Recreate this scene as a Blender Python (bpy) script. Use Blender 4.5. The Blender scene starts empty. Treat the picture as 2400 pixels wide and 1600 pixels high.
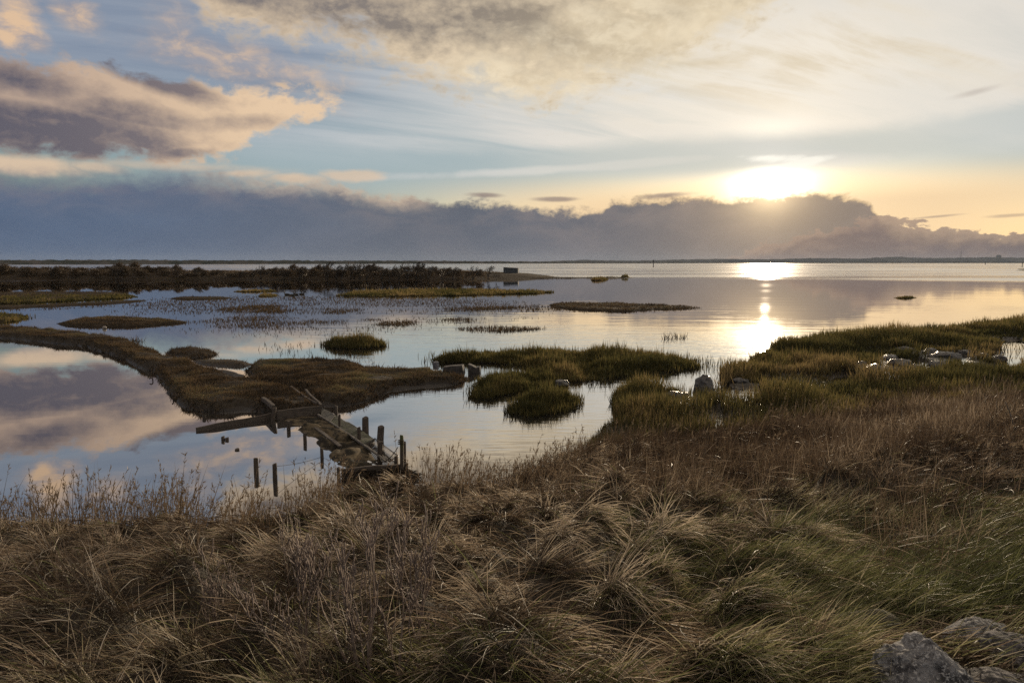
import bpy, bmesh, math, random
import numpy as np
from mathutils import Vector, Matrix, noise as mnoise

sc = bpy.context.scene
COL = sc.collection
rng = np.random.default_rng(7)
random.seed(7)

# ------------------------------------------------------------------ camera
H = 4.0                                   # eye height above the water
F = 1600.0                                # focal length in photo pixels (2400 wide)
PITCH = math.atan((800 - 615.5) / F)
cam_d = bpy.data.cameras.new('camera')
cam = bpy.data.objects.new('camera', cam_d)
COL.objects.link(cam)
cam_d.sensor_width = 36.0
cam_d.lens = 24.0
cam_d.clip_start = 0.05
cam_d.clip_end = 60000
cam.location = (0, 0, H)
cam.rotation_euler = (math.pi / 2 - PITCH, 0, 0)
sc.camera = cam
CP, SP = math.cos(PITCH), math.sin(PITCH)


def ray(px, py):
    a = (px - 1200.0) / F
    b = (800.0 - py) / F
    return (a, CP + b * SP, -SP + b * CP)


def P(px, py, z=0.0):
    """the point at height z that the photo shows at this place"""
    d = ray(px, py)
    t = (z - H) / d[2]
    return (d[0] * t, d[1] * t, z)


def azel(px, py):
    d = ray(px, py)
    return (math.degrees(math.atan2(d[0], d[1])),
            math.degrees(math.atan2(d[2], math.hypot(d[0], d[1]))))


# ------------------------------------------------------------------ node helper
class E:
    def __init__(s, nt, sock):
        s.nt, s.s = nt, sock

    def m(s, op, *args, clamp=False):
        n = s.nt.nodes.new('ShaderNodeMath')
        n.operation = op
        n.use_clamp = clamp
        for i, a in enumerate((s,) + args):
            if isinstance(a, E):
                s.nt.links.new(a.s, n.inputs[i])
            else:
                n.inputs[i].default_value = a
        return E(s.nt, n.outputs[0])

    def __add__(s, o): return s.m('ADD', o)
    __radd__ = __add__
    def __sub__(s, o): return s.m('SUBTRACT', o)
    def __rsub__(s, o): return (s * -1.0) + o
    def __mul__(s, o): return s.m('MULTIPLY', o)
    __rmul__ = __mul__
    def __truediv__(s, o): return s.m('DIVIDE', o)
    def min(s, o): return s.m('MINIMUM', o)
    def max(s, o): return s.m('MAXIMUM', o)
    def pow(s, o): return s.m('POWER', o)
    def clamp(s): return s.m('ADD', 0.0, clamp=True)

    def sm(s, a, b, lo=0.0, hi=1.0):
        n = s.nt.nodes.new('ShaderNodeMapRange')
        n.interpolation_type = 'SMOOTHSTEP'
        s.nt.links.new(s.s, n.inputs[0])
        n.inputs[1].default_value, n.inputs[2].default_value = a, b
        n.inputs[3].default_value, n.inputs[4].default_value = lo, hi
        return E(s.nt, n.outputs[0])

    def lin(s, a, b, lo=0.0, hi=1.0):
        n = s.nt.nodes.new('ShaderNodeMapRange')
        s.nt.links.new(s.s, n.inputs[0])
        n.inputs[1].default_value, n.inputs[2].default_value = a, b
        n.inputs[3].default_value, n.inputs[4].default_value = lo, hi
        return E(s.nt, n.outputs[0])

    def curve(s, pts, x0, x1, y1):
        """y(x) through the points; x0..x1 maps to 0..1, 0..y1 to 0..1"""
        n = s.nt.nodes.new('ShaderNodeFloatCurve')
        xs = s.lin(x0, x1)
        s.nt.links.new(xs.s, n.inputs['Value'])
        c = n.mapping.curves[0]
        pts = sorted(pts)
        q = [(max(0.0, min(1.0, (x - x0) / (x1 - x0))), max(0.0, min(1.0, y / y1))) for x, y in pts]
        while len(c.points) < len(q):
            c.points.new(0.5, 0.5)
        for cp, (x, y) in zip(c.points, q):
            cp.location = (x, y)
            cp.handle_type = 'AUTO_CLAMPED'
        n.mapping.extend = 'HORIZONTAL'
        n.mapping.update()
        return E(s.nt, n.outputs[0]) * y1


def vec(nt, x, y, z):
    n = nt.nodes.new('ShaderNodeCombineXYZ')
    for i, a in enumerate((x, y, z)):
        if isinstance(a, E):
            nt.links.new(a.s, n.inputs[i])
        else:
            n.inputs[i].default_value = a
    return E(nt, n.outputs[0])


def noise(nt, v, scale, detail=5, rough=0.55, dist=0.0, lac=2.0):
    n = nt.nodes.new('ShaderNodeTexNoise')
    n.inputs['Scale'].default_value = scale
    n.inputs['Detail'].default_value = detail
    n.inputs['Roughness'].default_value = rough
    n.inputs['Lacunarity'].default_value = lac
    n.inputs['Distortion'].default_value = dist
    if v is not None:
        nt.links.new(v.s, n.inputs['Vector'])
    return E(nt, n.outputs['Fac'])


def mix(nt, f, a, b, mode='MIX'):
    n = nt.nodes.new('ShaderNodeMix')
    n.data_type = 'RGBA'
    n.blend_type = mode
    n.clamp_factor = True
    for sock, val in ((n.inputs[0], f), (n.inputs[6], a), (n.inputs[7], b)):
        if isinstance(val, E):
            nt.links.new(val.s, sock)
        elif isinstance(val, (tuple, list)):
            sock.default_value = tuple(val) + (1.0,) if len(val) == 3 else val
        else:
            sock.default_value = val
    return E(nt, n.outputs[2])


def lin3(r, g, b):
    f = lambda c: (c / 255 / 12.92) if c / 255 <= 0.04045 else ((c / 255 + 0.055) / 1.055) ** 2.4
    return (f(r), f(g), f(b))


# ------------------------------------------------------------------ sky
SUN_AZ, SUN_EL = azel(1805, 436)
S_STR = 0.1
world = bpy.data.worlds.new('World')
sc.world = world
world.use_nodes = True
nt = world.node_tree
nt.nodes.clear()
out = nt.nodes.new('ShaderNodeOutputWorld')
bg = nt.nodes.new('ShaderNodeBackground')
bg.inputs['Strength'].default_value = S_STR
nt.links.new(bg.outputs[0], out.inputs[0])
sky = nt.nodes.new('ShaderNodeTexSky')
sky.sky_type = 'NISHITA'
sky.sun_disc = False
sky.sun_elevation = math.radians(SUN_EL)
sky.sun_rotation = math.radians(SUN_AZ)
sky.altitude = 0
sky.air_density = 1.0
sky.dust_density = 1.2
sky.ozone_density = 1.6

tc = nt.nodes.new('ShaderNodeTexCoord')
sep = nt.nodes.new('ShaderNodeSeparateXYZ')
nt.links.new(tc.outputs['Generated'], sep.inputs[0])
X, Y, Z = (E(nt, sep.outputs[i]) for i in range(3))
DEG = 57.29578
az = X.m('ARCTAN2', Y) * DEG
el = Z.m('ARCSINE') * DEG
sd = (math.sin(math.radians(SUN_AZ)) * math.cos(math.radians(SUN_EL)),
      math.cos(math.radians(SUN_AZ)) * math.cos(math.radians(SUN_EL)), math.sin(math.radians(SUN_EL)))
cosang = (X * sd[0] + Y * sd[1] + Z * sd[2]).min(1.0)
ang = cosang.m('ARCCOSINE') * DEG                      # degrees from the sun
daz = az - SUN_AZ

# noises on the sky's sphere
nv = vec(nt, X, Y, Z * 2.4)
n_big = noise(nt, nv, 3.2, 6, 0.55)
n_mid = noise(nt, vec(nt, X + 3.1, Y, Z * 2.2), 9.0, 7, 0.6, 0.4)
n_fin = noise(nt, vec(nt, X, Y + 5.3, Z * 1.7), 26.0, 6, 0.6, 0.3)
nb = (n_big - 0.5) * 3
nm = (n_mid - 0.5) * 4
nf = (n_fin - 0.5) * 4.5
n_xf = noise(nt, vec(nt, X + 1.7, Y, Z * 1.4), 62.0, 5, 0.6, 0.2)
nx = (n_xf - 0.5) * 4.5
# cirrus: streaks on a high flat layer, so that they run together towards the horizon
zz = Z.max(0.0) + 0.09
ux, uy = X / zz, Y / zz
ca, sa = math.cos(math.radians(28)), math.sin(math.radians(28))
su, sv = ux * ca + uy * sa, uy * ca - ux * sa
n_cir = noise(nt, vec(nt, su * 0.30, sv * 1.05, 0.0), 1.1, 7, 0.58, 0.7)
n_cir2 = noise(nt, vec(nt, su * 0.55, sv * 2.3, 4.0), 1.6, 6, 0.6, 0.4)


def lit(r, g, b, k=1.0):
    c = lin3(r, g, b)
    return tuple(v * k / S_STR for v in c)


def blob(px, py, rx, ry, rot=0.0, soft=0.35, wob=0.35):
    a0, e0 = azel(px, py)
    k = math.cos(math.radians(a0))
    ra, re = rx * 0.0358 * k * k, ry * 0.0358 * k
    c, s_ = math.cos(math.radians(rot)), math.sin(math.radians(rot))
    du, dv = az - a0, el - e0
    u = (du * c + dv * s_) / ra
    v = (dv * c - du * s_) / re
    d = (u * u + v * v).m('SQRT') + nm * wob + nb * wob * 0.4
    return d.sm(1.0 + soft, 1.0 - soft)


def line(pts):
    q = [azel(*p) for p in pts]
    return az.curve(q, -60, 60, 40.0)


near = ang.sm(46.0, 4.0)                               # 1 by the sun
skyc = E(nt, sky.outputs[0])
# aureole of the low sun in the thin high cloud
g1 = (ang * -1.0 / 1.1).m('EXPONENT')
g2 = (ang * -1.0 / 5.0).m('EXPONENT')
g3 = (ang * -1.0 / 14.0).m('EXPONENT')

clear = mix(nt, 1.0, skyc, (0.80, 0.90, 1.06), 'MULTIPLY')
# yellow band low down on the sun's side, teal a little higher
teal = lit(160, 178, 185)
clear = mix(nt, el.sm(2.0, 8.0) * el.sm(19.0, 10.0) * ang.sm(64.0, 34.0) * 0.85, clear, teal)
orange = lit(238, 207, 166)
clear = mix(nt, el.sm(7.6, 4.4) * ang.sm(34.0, 10.0) * 0.95, clear, orange)
blue = lit(124, 138, 160)
clear = mix(nt, el.sm(8.0, 15.0) * ang.sm(20.0, 42.0) * 0.90, clear, blue)

# veil of high cloud, thicker to the right
veil_w = az.sm(-34.0, 2.0) * 0.50 + 0.42
v = ((n_cir - 0.40) * 2.6 + (n_cir2 - 0.5) * 1.3)
gap1 = blob(1330, 395, 560, 44, 2.0, 0.5, 0.25)
gap2 = blob(2230, 315, 420, 42, 5.0, 0.5, 0.3)
gap3 = blob(900, 385, 420, 30, 0.0, 0.5, 0.3)
band = el.sm(6.2, 10.0)
veil = ((v + az.sm(-20.0, 14.0) * 0.75) * veil_w * 1.25 * band).clamp()
veil = (veil * (1.0 - gap1 * 0.85) * (1.0 - gap2 * 0.60) * (1.0 - gap3 * 0.45)).clamp()
stre = (blob(1330, 395, 340, 9, 3.0, 0.6, 0.5) * 0.7).max(blob(1890, 372, 150, 16, -4.0, 0.7, 0.6))
veil = veil.max(stre)
vcol = mix(nt, near, lit(194, 198, 204), lit(240, 231, 217))
vcol = mix(nt, el.sm(14.0, 20.0) * 0.35, vcol, lit(214, 212, 206))
c1 = mix(nt, veil * 0.90, clear, vcol)
# streaks of warmer, denser high cloud at the upper right
st = (n_cir2.sm(0.46, 0.64) * el.sm(9.5, 15.0) * az.sm(-4.0, 12.0) * 0.75).clamp()
c1 = mix(nt, st, c1, mix(nt, n_mid.sm(0.4, 0.6), lit(212, 197, 170), lit(226, 216, 196)))
st2 = ((n_cir - 0.44) * 5.0).clamp() * el.sm(7.0, 9.0) * az.sm(-18.0, 2.0) * 0.38
c1 = mix(nt, st2, c1, lit(203, 207, 206))

# white glow
glow = vec(nt, g1 * 90.0 + g2 * 2.5 + g3 * 0.25, g1 * 78.0 + g2 * 2.0 + g3 * 0.15, g1 * 60.0 + g2 * 1.25 + g3 * 0.05)
bar = blob(1700, 364, 430, 42, 1.0, 0.45, 0.06)
glow_n = vec(nt, bar * -0.93 + 1.0, bar * -0.93 + 1.0, bar * -0.92 + 1.0)
glow = mix(nt, 1.0, glow, glow_n, 'MULTIPLY')
c1 = mix(nt, bar * 0.55, c1, lit(206, 206, 198))
c1 = mix(nt, 1.0, c1, glow, 'ADD')
hole = blob(1800, 371, 60, 8, -3.0, 0.6, 1.1).max(blob(1890, 378, 46, 7, 6.0, 0.6, 1.1) * 0.8)
c1 = mix(nt, (hole * 0.85).clamp(), c1, lit(255, 250, 236, 1.1))

# upper cloud deck (top middle), running on above the frame
topB = 44.0
lowB = line([(-400, -700), (300, -300), (430, -60), (500, 50), (600, 75), (760, 96), (900, 120), (1000, 160), (1120, 196),
             (1230, 222), (1330, 215), (1450, 180), (1600, 130), (1720, 60), (1850, -40), (2000, -160), (2600, -400)])
inB = el - lowB + nm * 2.3 + nb * 1.4 + nf * 1.1 + nx * 0.3 + 0.1
aB = inB.sm(-0.9, 1.6)
coreB = (blob(860, 28, 420, 44, -5.0, 0.8, 0.5) * 0.9).max(blob(1180, 50, 300, 46, -14.0, 0.9, 0.5) * 0.8)
coreB = coreB.max(el.sm(20.5, 27.0) * n_mid.sm(0.35, 0.6) * 0.8).max(blob(1480, 22, 240, 40, 6.0, 0.9, 0.6) * 0.5)
litB = mix(nt, near, lit(222, 198, 166), lit(240, 222, 190))
drkB = mix(nt, near, lit(124, 116, 114), lit(160, 144, 119))
shB = (coreB * 0.95 + inB.sm(0.6, 6.2) * 0.10 + nf * 0.34 + nm * 0.46 + nx * 0.18 + 0.05).clamp()
c2 = mix(nt, (aB * 0.93).clamp(), c1, mix(nt, shB, litB, drkB))

# broken lumps overhead and behind, outside the frame
n_ov = noise(nt, vec(nt, ux, uy, 2.0), 1.15, 6, 0.58)
ov = n_ov.sm(0.50, 0.64) * el.sm(21.0, 30.0) * 0.85
c2 = mix(nt, ov, c2, mix(nt, n_ov.sm(0.56, 0.76), lit(216, 210, 203), lit(156, 152, 152)))

pb = blob(1450, 100, 240, 62, 8, 0.9, 0.9).max(blob(1240, 185, 170, 34, -4, 0.9, 0.9)).max(blob(1600, 60, 200, 40, 12, 0.9, 0.9) * 0.7)
c2 = mix(nt, (pb * (0.55 + nf * 0.4)).clamp(), c2, mix(nt, n_fin.sm(0.38, 0.6), lit(206, 190, 160), lit(240, 224, 194)))
# small warm puffs, upper left
pf = blob(25, 45, 75, 62, -20, 0.6, 0.9).max(blob(80, 88, 40, 26, -35, 0.7, 0.8) * 0.9)
pf = pf.max(blob(182, 42, 58, 30, -12, 0.7, 0.9) * 0.85).max(blob(400, 55, 62, 40, 20, 0.8, 1.0) * 0.45)
pf = pf.max(blob(560, 150, 180, 34, -8, 0.8, 1.0) * 0.55).max(blob(690, 175, 150, 22, -4, 0.8, 1.0) * 0.6)
pf = pf.max(blob(420, 118, 90, 20, -5, 0.8, 1.0) * 0.5)
c2 = mix(nt, (pf * (0.80 + nf * 0.5)).clamp(), c2, mix(nt, n_fin.sm(0.4, 0.65), lit(174, 160, 156), lit(222, 190, 158)))

# the big grey cloud on the left
topA = line([(-500, 120), (-200, 140), (0, 142), (110, 150), (165, 128), (300, 160), (450, 192), (560, 198), (680, 206), (780, 226), (835, 243), (900, 330), (1400, 420)])
botA = line([(-500, 362), (0, 370), (260, 372), (420, 388), (500, 384), (560, 360), (620, 325), (690, 302), (760, 288), (830, 246), (880, 200), (1400, 100)])
inA = (topA - el).min(el - botA) + nm * 0.70 + nf * 0.75 + nb * 0.3 + nx * 0.2
aA = inA.sm(-0.25, 0.75)
wA = (blob(330, 168, 195, 26, -17.0, 0.5, 0.35)).max(blob(60, 190, 150, 34, -6, 0.7, 0.5) * 0.75)
wA = wA.max(blob(120, 312, 340, 58, -2, 0.45, 0.35)).max(blob(300, 268, 160, 26, -4, 0.6, 0.5) * 0.8)
wA = wA.max(blob(430, 358, 70, 14, 4, 0.6, 0.6) * 0.8).max(blob(560, 285, 90, 16, 3, 0.7, 0.7) * 0.45)
wA = (wA + nm * 0.26 + nf * 0.24 + nx * 0.10).clamp()
litA = mix(nt, az.sm(-36.0, -18.0), lit(190, 165, 146), lit(232, 202, 168))
colA = mix(nt, wA, litA, mix(nt, az.sm(-37.0, -20.0), lit(97, 93, 104), lit(132, 120, 120)))
c3 = mix(nt, aA * 0.97, c2, colA)
# cream strip under it
pc = blob(70, 390, 130, 20, 0, 0.6, 0.6).max(blob(215, 392, 70, 12, 0, 0.7, 0.8) * 0.8).max(blob(560, 407, 75, 10, 4, 0.7, 0.8) * 0.9)
pc = pc.max(blob(690, 418, 60, 9, 0, 0.7, 0.9) * 0.9).max(blob(820, 412, 50, 9, 0, 0.7, 1.0) * 0.8).max(blob(420, 390, 180, 10, 0, 0.8, 0.8) * 0.6)
c3 = mix(nt, (pc * 0.9).clamp(), c3, lit(222, 196, 168))

# the long bank over the horizon
topC = line([(-700, 405), (-300, 400), (0, 408), (170, 412), (330, 405), (480, 408), (600, 420), (700, 424), (760, 424), (830, 442), (930, 462),
             (1060, 466), (1140, 470), (1250, 486), (1330, 494), (1400, 492), (1440, 474), (1500, 462), (1600, 462), (1720, 464),
             (1800, 466), (1880, 452), (1950, 454), (2000, 462), (2035, 474), (2056, 505), (2100, 560), (2250, 570), (2400, 560), (2700, 500), (3200, 440)])
inC = topC - el + nm * 0.22 + nf * 0.40 + nx * 0.26 + nb * 0.15
softC = daz.m('ABSOLUTE').sm(46.0, 24.0)               # crisp towards the sun, soft on the left
aC = (inC.sm(-0.24, 0.50) * softC + inC.sm(-0.9, 1.5) * (1.0 - softC)).clamp()
lC = mix(nt, az.sm(-36.0, -4.0), lit(87, 103, 128), lit(98, 104, 116))
lC = mix(nt, az.sm(-4.0, 34.0), lC, lit(116, 109, 108))
lC = mix(nt, 1.0, lC, vec(nt, nm * 0.10 + nb * 0.10 + 1.0, nm * 0.10 + nb * 0.10 + 1.0, nm * 0.09 + nb * 0.09 + 1.0), 'MULTIPLY')
lC = mix(nt, (el.sm(3.2, 6.8) * az.sm(-8.0, -34.0) * 0.55).clamp(), lC, lit(112, 116, 134))
lC = mix(nt, ((n_mid + nf * 0.06).sm(0.42, 0.62) * inC.sm(3.6, 0.2) * 0.34).clamp(), lC, lit(152, 136, 128))
lC = mix(nt, (inC.sm(0.55, 0.05) * daz.m('ABSOLUTE').sm(20.0, 3.0) * 0.5).clamp(), lC, lit(236, 200, 140))
edge = inC.sm(1.5, 0.1) * az.sm(-26.0, -18.0) * az.sm(-4.0, -10.0)
lC = mix(nt, (edge * 0.85 * n_fin.sm(0.25, 0.6)).clamp(), lC, lit(208, 184, 160))
lC = mix(nt, (el.sm(4.4, 0.8) * az.sm(-30.0, 0.0) * n_mid.sm(0.35, 0.7) * 0.12).clamp(), lC, lit(160, 136, 124))
# light coming through the bank under the sun
lC = mix(nt, 1.0, lC, vec(nt, g1 * 20.0 + g2 * 3.5 + g3 * 0.30, g1 * 15.0 + g2 * 2.3 + g3 * 0.18, g1 * 8.0 + g2 * 1.0 + g3 * 0.06), 'ADD')
c4 = mix(nt, aC, c3, lC)
# low cumulus with pale heads on the right, and thin dark bars
topD = line([(1200, 640), (1700, 600), (1850, 560), (1930, 535), (2010, 515), (2060, 512), (2130, 530), (2200, 536), (2300, 540), (2400, 535), (2700, 520)])
inD = topD - el + nf * 0.60 + nm * 0.3 + nx * 0.30
aD = inD.sm(0.0, 0.22) * az.sm(15.0, 20.0)
colD = mix(nt, (inD.sm(1.2, 0.1) * 0.7 + nf * 0.30).clamp(), lit(112, 102, 104), lit(168, 146, 130))
colD = mix(nt, 1.0, colD, vec(nt, g2 * 1.6 + g3 * 0.5, g2 * 1.0 + g3 * 0.25, g2 * 0.4 + g3 * 0.06), 'ADD')
c4 = mix(nt, (aD * 0.9).clamp(), c4, colD)
bars = blob(1140, 457, 34, 5, -2, 0.6, 0.5).max(blob(1300, 467, 46, 5, 0, 0.6, 0.5)).max(blob(2190, 508, 60, 3, 4, 0.6, 0.5) * 0.7)
bars = bars.max(blob(2290, 215, 48, 7, 9, 0.7, 0.4) * 0.4).max(blob(2370, 505, 60, 4, 2, 0.6, 0.6) * 0.6).max(blob(1560, 458, 50, 6, 3, 0.6, 0.7))
c4 = mix(nt, bars * 0.75, c4, lit(140, 124, 120))
nt.links.new(c4.s, bg.inputs['Color'])
world.cycles.sampling_method = 'MANUAL'
world.cycles.sample_map_resolution = 1024

# ------------------------------------------------------------------ sun
sun_d = bpy.data.lights.new('sun', 'SUN')
sun_d.energy = 3.3
sun_d.angle = math.radians(0.53)
sun_d.color = (1.0, 0.80, 0.56)
sun = bpy.data.objects.new('sun', sun_d)
COL.objects.link(sun)
sun.rotation_euler = Vector(sd).to_track_quat('Z', 'Y').to_euler()

sc.view_settings.view_transform = 'Standard'
sc.view_settings.look = 'None'
sc.view_settings.exposure = 0.0
sc.view_settings.gamma = 1.0
sc.view_settings.use_curve_mapping = False
sc.render.engine = 'CYCLES'
cy = sc.cycles
cy.use_denoising = False
cy.denoiser = 'OPENIMAGEDENOISE'
cy.denoising_prefilter = 'ACCURATE'
cy.max_bounces = 6
cy.diffuse_bounces = 3
cy.glossy_bounces = 4
cy.transmission_bounces = 3
cy.transparent_max_bounces = 8
cy.caustics_reflective = False
cy.caustics_refractive = False
cy.sample_clamp_indirect = 4.0
cy.volume_bounces = 0
cy.volume_step_rate = 4.0

# ------------------------------------------------------------------ materials
def new_mat(name):
    m = bpy.data.materials.new(name)
    m.use_nodes = True
    t = m.node_tree
    t.nodes.clear()
    o = t.nodes.new('ShaderNodeOutputMaterial')
    return m, t, o


def pos_of(t):
    g = t.nodes.new('ShaderNodeNewGeometry')
    s = t.nodes.new('ShaderNodeSeparateXYZ')
    t.links.new(g.outputs['Position'], s.inputs[0])
    return [E(t, s.outputs[i]) for i in range(3)]


def link_obj(name, me, mat=None, parent=None, kind=None, label=None, cat=None, group=None):
    o = bpy.data.objects.new(name, me)
    COL.objects.link(o)
    if mat is not None:
        me.materials.append(mat)
    if parent is not None:
        o.parent = parent
    for k, val in (('kind', kind), ('label', label), ('category', cat), ('group', group)):
        if val:
            o[k] = val
    return o


def mesh_from(verts, faces, name='mesh', smooth=False):
    me = bpy.data.meshes.new(name)
    me.from_pydata([tuple(map(float, v)) for v in verts], [], [tuple(int(i) for i in f) for f in faces])
    if smooth:
        me.shade_smooth()
    me.update()
    return me


def mesh_tris(verts, tris, smooth=False, attrs=None, name='mesh'):
    """fast mesh from arrays of points and triangles"""
    me = bpy.data.meshes.new(name)
    verts = np.ascontiguousarray(verts, dtype=np.float32)
    tris = np.ascontiguousarray(tris, dtype=np.int32)
    me.vertices.add(len(verts))
    me.vertices.foreach_set('co', verts.ravel())
    me.loops.add(tris.size)
    me.loops.foreach_set('vertex_index', tris.ravel())
    me.polygons.add(len(tris))
    me.polygons.foreach_set('loop_start', np.arange(0, tris.size, 3, dtype=np.int32))
    for k, a in (attrs or {}).items():
        at = me.attributes.new(k, 'FLOAT', 'POINT')
        at.data.foreach_set('value', np.ascontiguousarray(a, dtype=np.float32))
    me.update(calc_edges=True)
    if smooth:
        me.shade_smooth()
    return me


# ------------------------------------------------------------------ water
mw, t, o = new_mat('water')
px_, py_, pz_ = pos_of(t)
dist = (px_ * px_ + py_ * py_).m('SQRT')
# calm pond behind the old sluice, wind ripples outside it, rougher open sea beyond the flats
pond = (px_ + (py_ - 16.0) * 0.42).sm(-3.2, -0.8)
shore = dist.sm(165.0, 200.0)
patch = noise(t, vec(t, px_ * 0.02, py_ * 0.045, 0.0), 1.0, 3, 0.5).sm(0.36, 0.62)
patch2 = noise(t, vec(t, px_ * 0.006, py_ * 0.05, 3.0), 1.0, 4, 0.6).sm(0.42, 0.58)
w_fine = noise(t, vec(t, px_ * 1.3 + py_ * 0.25, py_ * 5.5 - px_ * 0.3, 0.0), 1.0, 3, 0.5, 0.3)
w_mid = noise(t, vec(t, px_ * 0.32 + py_ * 0.1, py_ * 1.35, 1.0), 1.0, 3, 0.5, 0.4)
w_long = noise(t, vec(t, px_ * 0.05, py_ * 0.35 + px_ * 0.03, 2.0), 1.0, 3, 0.5, 0.2)
w_sea = noise(t, vec(t, px_ * 0.35, py_ * 0.6, 5.0), 1.0, 4, 0.6)
near_amp = pond * (patch * 0.7 + 0.3)
h = w_fine * near_amp * 0.0068 * dist.sm(60.0, 20.0) + w_mid * (near_amp * 0.0095 + 0.0006) * dist.sm(120.0, 40.0) \
    + w_long * (pond * 0.9 + 0.1) * dist.sm(18.0, 60.0) * 0.013 + w_sea * shore * (0.35 + patch2 * 0.65) * 0.16
bump = t.nodes.new('ShaderNodeBump')
bump.inputs['Strength'].default_value = 1.0
bump.inputs['Distance'].default_value = 1.0
t.links.new(h.s, bump.inputs['Height'])
gl = t.nodes.new('ShaderNodeBsdfGlossy')
gl.distribution = 'GGX'
gl.inputs['Color'].default_value = (0.90, 0.885, 0.87, 1)
rough = shore * (0.06 + patch2 * 0.16) + near_amp * 0.020 + 0.004
t.links.new(rough.s, gl.inputs['Roughness'])
t.links.new(bump.outputs[0], gl.inputs['Normal'])
df = t.nodes.new('ShaderNodeBsdfDiffuse')
df.inputs['Color'].default_value = (0.036, 0.034, 0.032, 1)      # silt in the shallow water
fr = t.nodes.new('ShaderNodeFresnel')
fr.inputs['IOR'].default_value = 1.33
t.links.new(bump.outputs[0], fr.inputs['Normal'])
fac = (E(t, fr.outputs[0]).pow(0.45) * 0.97 + 0.20).clamp()
ms = t.nodes.new('ShaderNodeMixShader')
t.links.new(fac.s, ms.inputs[0])
t.links.new(df.outputs[0], ms.inputs[1])
t.links.new(gl.outputs[0], ms.inputs[2])
t.links.new(ms.outputs[0], o.inputs[0])
R = 14000
me = mesh_from([(-R, -60, 0), (R, -60, 0), (R, R, 0), (-R, R, 0)], [(0, 1, 2, 3)])
water = link_obj('water', me, mw, kind='structure', label='calm tidal water and open bay reflecting the sunset sky')

# ------------------------------------------------------------------ height noise
def vnoise(x, y, seed=0):
    x = np.asarray(x, float); y = np.asarray(y, float)
    xi = np.floor(x).astype(np.int64); yi = np.floor(y).astype(np.int64)
    u = x - xi; v = y - yi
    u = u * u * (3 - 2 * u); v = v * v * (3 - 2 * v)

    def hsh(a, b):
        n = (a * 374761393 + b * 668265263 + seed * 1442695041) & 0xffffffff
        n = ((n ^ (n >> 13)) * 1274126177) & 0xffffffff
        n = n ^ (n >> 16)
        return (n & 0xffff) / 65535.0
    a = hsh(xi, yi) * (1 - u) + hsh(xi + 1, yi) * u
    b = hsh(xi, yi + 1) * (1 - u) + hsh(xi + 1, yi + 1) * u
    return a * (1 - v) + b * v


def fbm(x, y, seed=0, octv=4):
    s, a, f, tot = 0.0, 1.0, 1.0, 0.0
    for k in range(octv):
        s = s + a * (vnoise(np.asarray(x) * f, np.asarray(y) * f, seed + k * 17) - 0.5)
        tot += a; a *= 0.5; f *= 2.03
    return s / tot * 2.0


def sstep(a, b, x):
    q = np.clip((np.asarray(x, float) - a) / (b - a), 0, 1)
    return q * q * (3 - 2 * q)


def project(x, y, z):
    dz = np.asarray(z) - H
    dep = np.asarray(y) * CP - dz * SP
    up = np.asarray(y) * SP + dz * CP
    dep = np.where(dep < 0.05, 0.05, dep)
    return 1200 + F * np.asarray(x) / dep, 800 - F * up / dep, dep


def poly_w(pts):
    return np.array([P(*p)[:2] for p in pts])


def smooth_poly(p, it=1):
    p = np.asarray(p, float)
    for _ in range(it):                      # corner cutting
        q = np.roll(p, -1, 0)
        p = np.stack([p * 0.75 + q * 0.25, p * 0.25 + q * 0.75], 1).reshape(-1, 2)
    return p


def inside(poly, x, y):
    x = np.asarray(x); y = np.asarray(y)
    r = np.zeros(x.shape, bool)
    n = len(poly)
    for i in range(n):
        x0, y0 = poly[i]; x1, y1 = poly[(i + 1) % n]
        if y0 == y1:
            continue
        c = ((y0 > y) != (y1 > y)) & (x < (x1 - x0) * (y - y0) / (y1 - y0) + x0)
        r ^= c
    return r


def sdist(poly, x, y):
    """distance to the outline, positive inside"""
    x = np.asarray(x, float); y = np.asarray(y, float)
    best = np.full(x.shape, 1e9)
    n = len(poly)
    for i in range(n):
        a = poly[i]; b = poly[(i + 1) % n]
        dx, dy = b - a
        L = dx * dx + dy * dy + 1e-12
        tt = np.clip(((x - a[0]) * dx + (y - a[1]) * dy) / L, 0, 1)
        best = np.minimum(best, np.hypot(x - a[0] - tt * dx, y - a[1] - tt * dy))
    return np.where(inside(poly, x, y), best, -best)


# ------------------------------------------------------------------ the grassy bank we stand on and the marsh at its foot
TOE = [(-400, 1252), (0, 1248), (300, 1246), (480, 1248), (620, 1240), (700, 1226), (765, 1196), (805, 1168), (880, 1152), (950, 1144), (1005, 1156), (1050, 1158),
       (1180, 1140), (1290, 1110), (1350, 1080), (1430, 1056), (1520, 1044), (1650, 1030), (1780, 1010), (1900, 988), (2050, 962), (2200, 936),
       (2400, 902), (2750, 868)]
tw = [P(*p) for p in TOE]
TOE_A = np.array([math.atan2(p[0], p[1]) for p in tw])
TOE_D = np.array([math.hypot(p[0], p[1]) for p in tw])

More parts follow.
